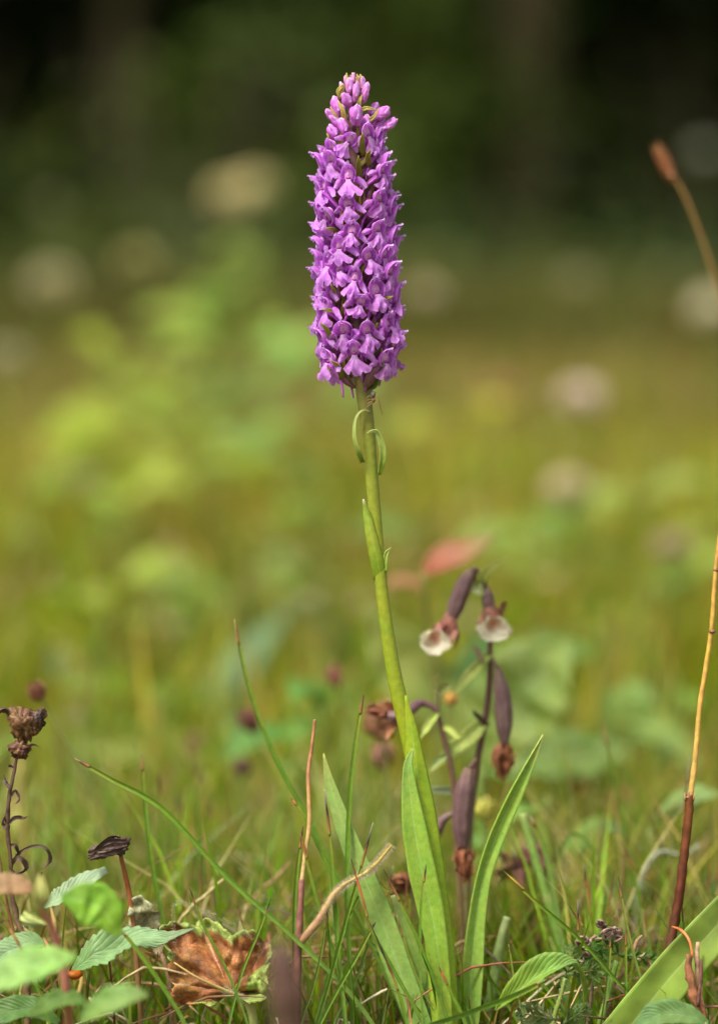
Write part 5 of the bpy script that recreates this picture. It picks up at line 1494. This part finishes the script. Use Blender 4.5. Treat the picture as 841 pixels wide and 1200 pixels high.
for pts, ws, c1 in [([(514, 806), (512, 800), (508, 796), (514, 790)], [3, 6, 5, 1], (.36, .36, .14)), ([(514, 834), (506, 842), (498, 854), (492, 866)], [4, 9, 9, 1], (.40, .48, .12)), ([(518, 852), (526, 854), (536, 862), (544, 860)], [4, 8, 8, 1], (.40, .48, .12)), ([(524, 884), (514, 890), (504, 902)], [4, 8, 7, 1], (.26, .34, .12)),
                    ([(512, 812), (520, 806), (528, 802)], [5, 10, 10, 2], (.34, .36, .13)), ([(466, 832), (456, 826), (448, 828)], [5, 9, 8, 2], (.36, .14, .07)), ([(468, 842), (458, 852), (452, 866)], [6, 10, 9, 3], (.42, .19, .1))]:
    m = MB()
    m.strip([P(a, b_, H2 - .003 * i) for i, (a, b_) in enumerate(pts)], [wpx(x, H2) for x in ws], c1, cup=.3, seg=14, wave=.3, seed=pts[0][0])
    m.build('bract', M_blade, t)

# loose withered flowers lying low behind
for (x, y, off, s_, c1, lab) in [(480, 1034, .055, 15, (.34, .14, .07), 'orange brown withered flower low left of the stem base'), (612, 1010, .10, 20, (.30, .13, .10), 'pinkish brown withered bloom low right of the capsules'), (640, 1100, .11, 18, (.33, .13, .07), 'rusty withered bloom low behind the right leaf'), (455, 1090, .14, 18, (.33, .13, .09), 'blurred rusty bloom low behind the left leaf')]:
    c0 = P(x, y, off)
    t = thing('withered_flower', lab, 'withered flower', ground_below(c0), 'withered blooms low in the grass')
    m = MB(); m.tube([c0, c0 + Vector((.004, 0, -.4 * c0.z)), Vector((c0.x + .003, c0.y, -.003))], [.0008, .0009, .001], (.2, .15, .07), n=6, seg=6); m.build('stalk', M_stem, t)
    m = MB()
    for k in range(14):
        d = Vector((rnd.gauss(0, 1), rnd.gauss(0, .7), rnd.gauss(0, .6))).normalized()
        R_ = wpx(s_ * 1.5, off)
        m.strip([c0, c0 + d * R_ * .6, c0 + d * R_ * 1.2 + Vector((0, 0, -.2 * R_))], [R_ * .4, R_ * .7, R_ * .15], mixc(c1, (.2, .08, .05), rnd.random() * .6), normal=d.orthogonal(), wave=.8, seg=7, cup=.4, seed=k)
    m.build('petals', M_dry, t)

# out of focus segmented green stem right of the helleborine
t = stalk('green_horsetail', 'soft green jointed stem leaning behind the right leaf', 'plant', [
    ('stem', [(612, 954), (622, 990), (634, 1030), (646, 1070), (664, 1140)], [4.5, 5, 5.2, 5.4, 5.5], [(0, (.32, .36, .14)), (.1, (.22, .32, .09)), (.48, (.2, .32, .08)), (.52, (.36, .42, .16)), (.56, (.2, .32, .08)), (1, (.18, .3, .08))])], .055, mat=M_stem)
t = stalk('green_horsetail', 'thicker soft green upright stem in the grass just right of the right leaf', 'plant', [
    ('stem', [(594, 1075), (586, 1105), (580, 1140), (572, 1190)], [4.5, 5.5, 6.5, 7], [(0, (.30, .36, .16)), (1, (.18, .30, .06))])], .03, mat=M_stem)
# withered twigs and fluff in the low background
for i, (pts, r_, c1, off, lab) in enumerate([
        ([(262, 1030), (240, 1050), (222, 1066), (206, 1100)], 2.2, (.42, .34, .14), .03, 'blurred pale twig above the curled brown leaf'),
        ([(340, 1010), (322, 1030), (300, 1050), (282, 1090)], 2.0, (.36, .2, .1), .08, 'blurred reddish twig left of the straw stalk'),
        ([(820, 990), (800, 1002), (770, 1000), (748, 1040), (744, 1100)], 2.6, (.34, .36, .24), .10, 'arching pale grey green stem at the lower right')]):
    stalk('dead_twig', lab, 'dead twig', [('twig', pts, [r_ * .6, r_, r_, r_], c1)], off, mat=M_dry)

# a few more soft shapes close to the lens and low behind
stalk('blurred_stalk', 'very soft dark brown stalk close to the lens beside the hairy stalk', 'dead stem', [('stalk', [(326, 1100), (330, 1128), (336, 1170), (338, 1230)], [4, 17, 22, 18], [(0, (.10, .05, .035)), (1, (.08, .045, .025))])], -.27, mat=M_dry)
seedhead(566, 948, .12, 26, 26, (.55, .52, .10), 'small soft yellow flower behind the lower capsule', [(568, 975), (572, 1030)], name='yellow_flower', cat='flower', group=None)
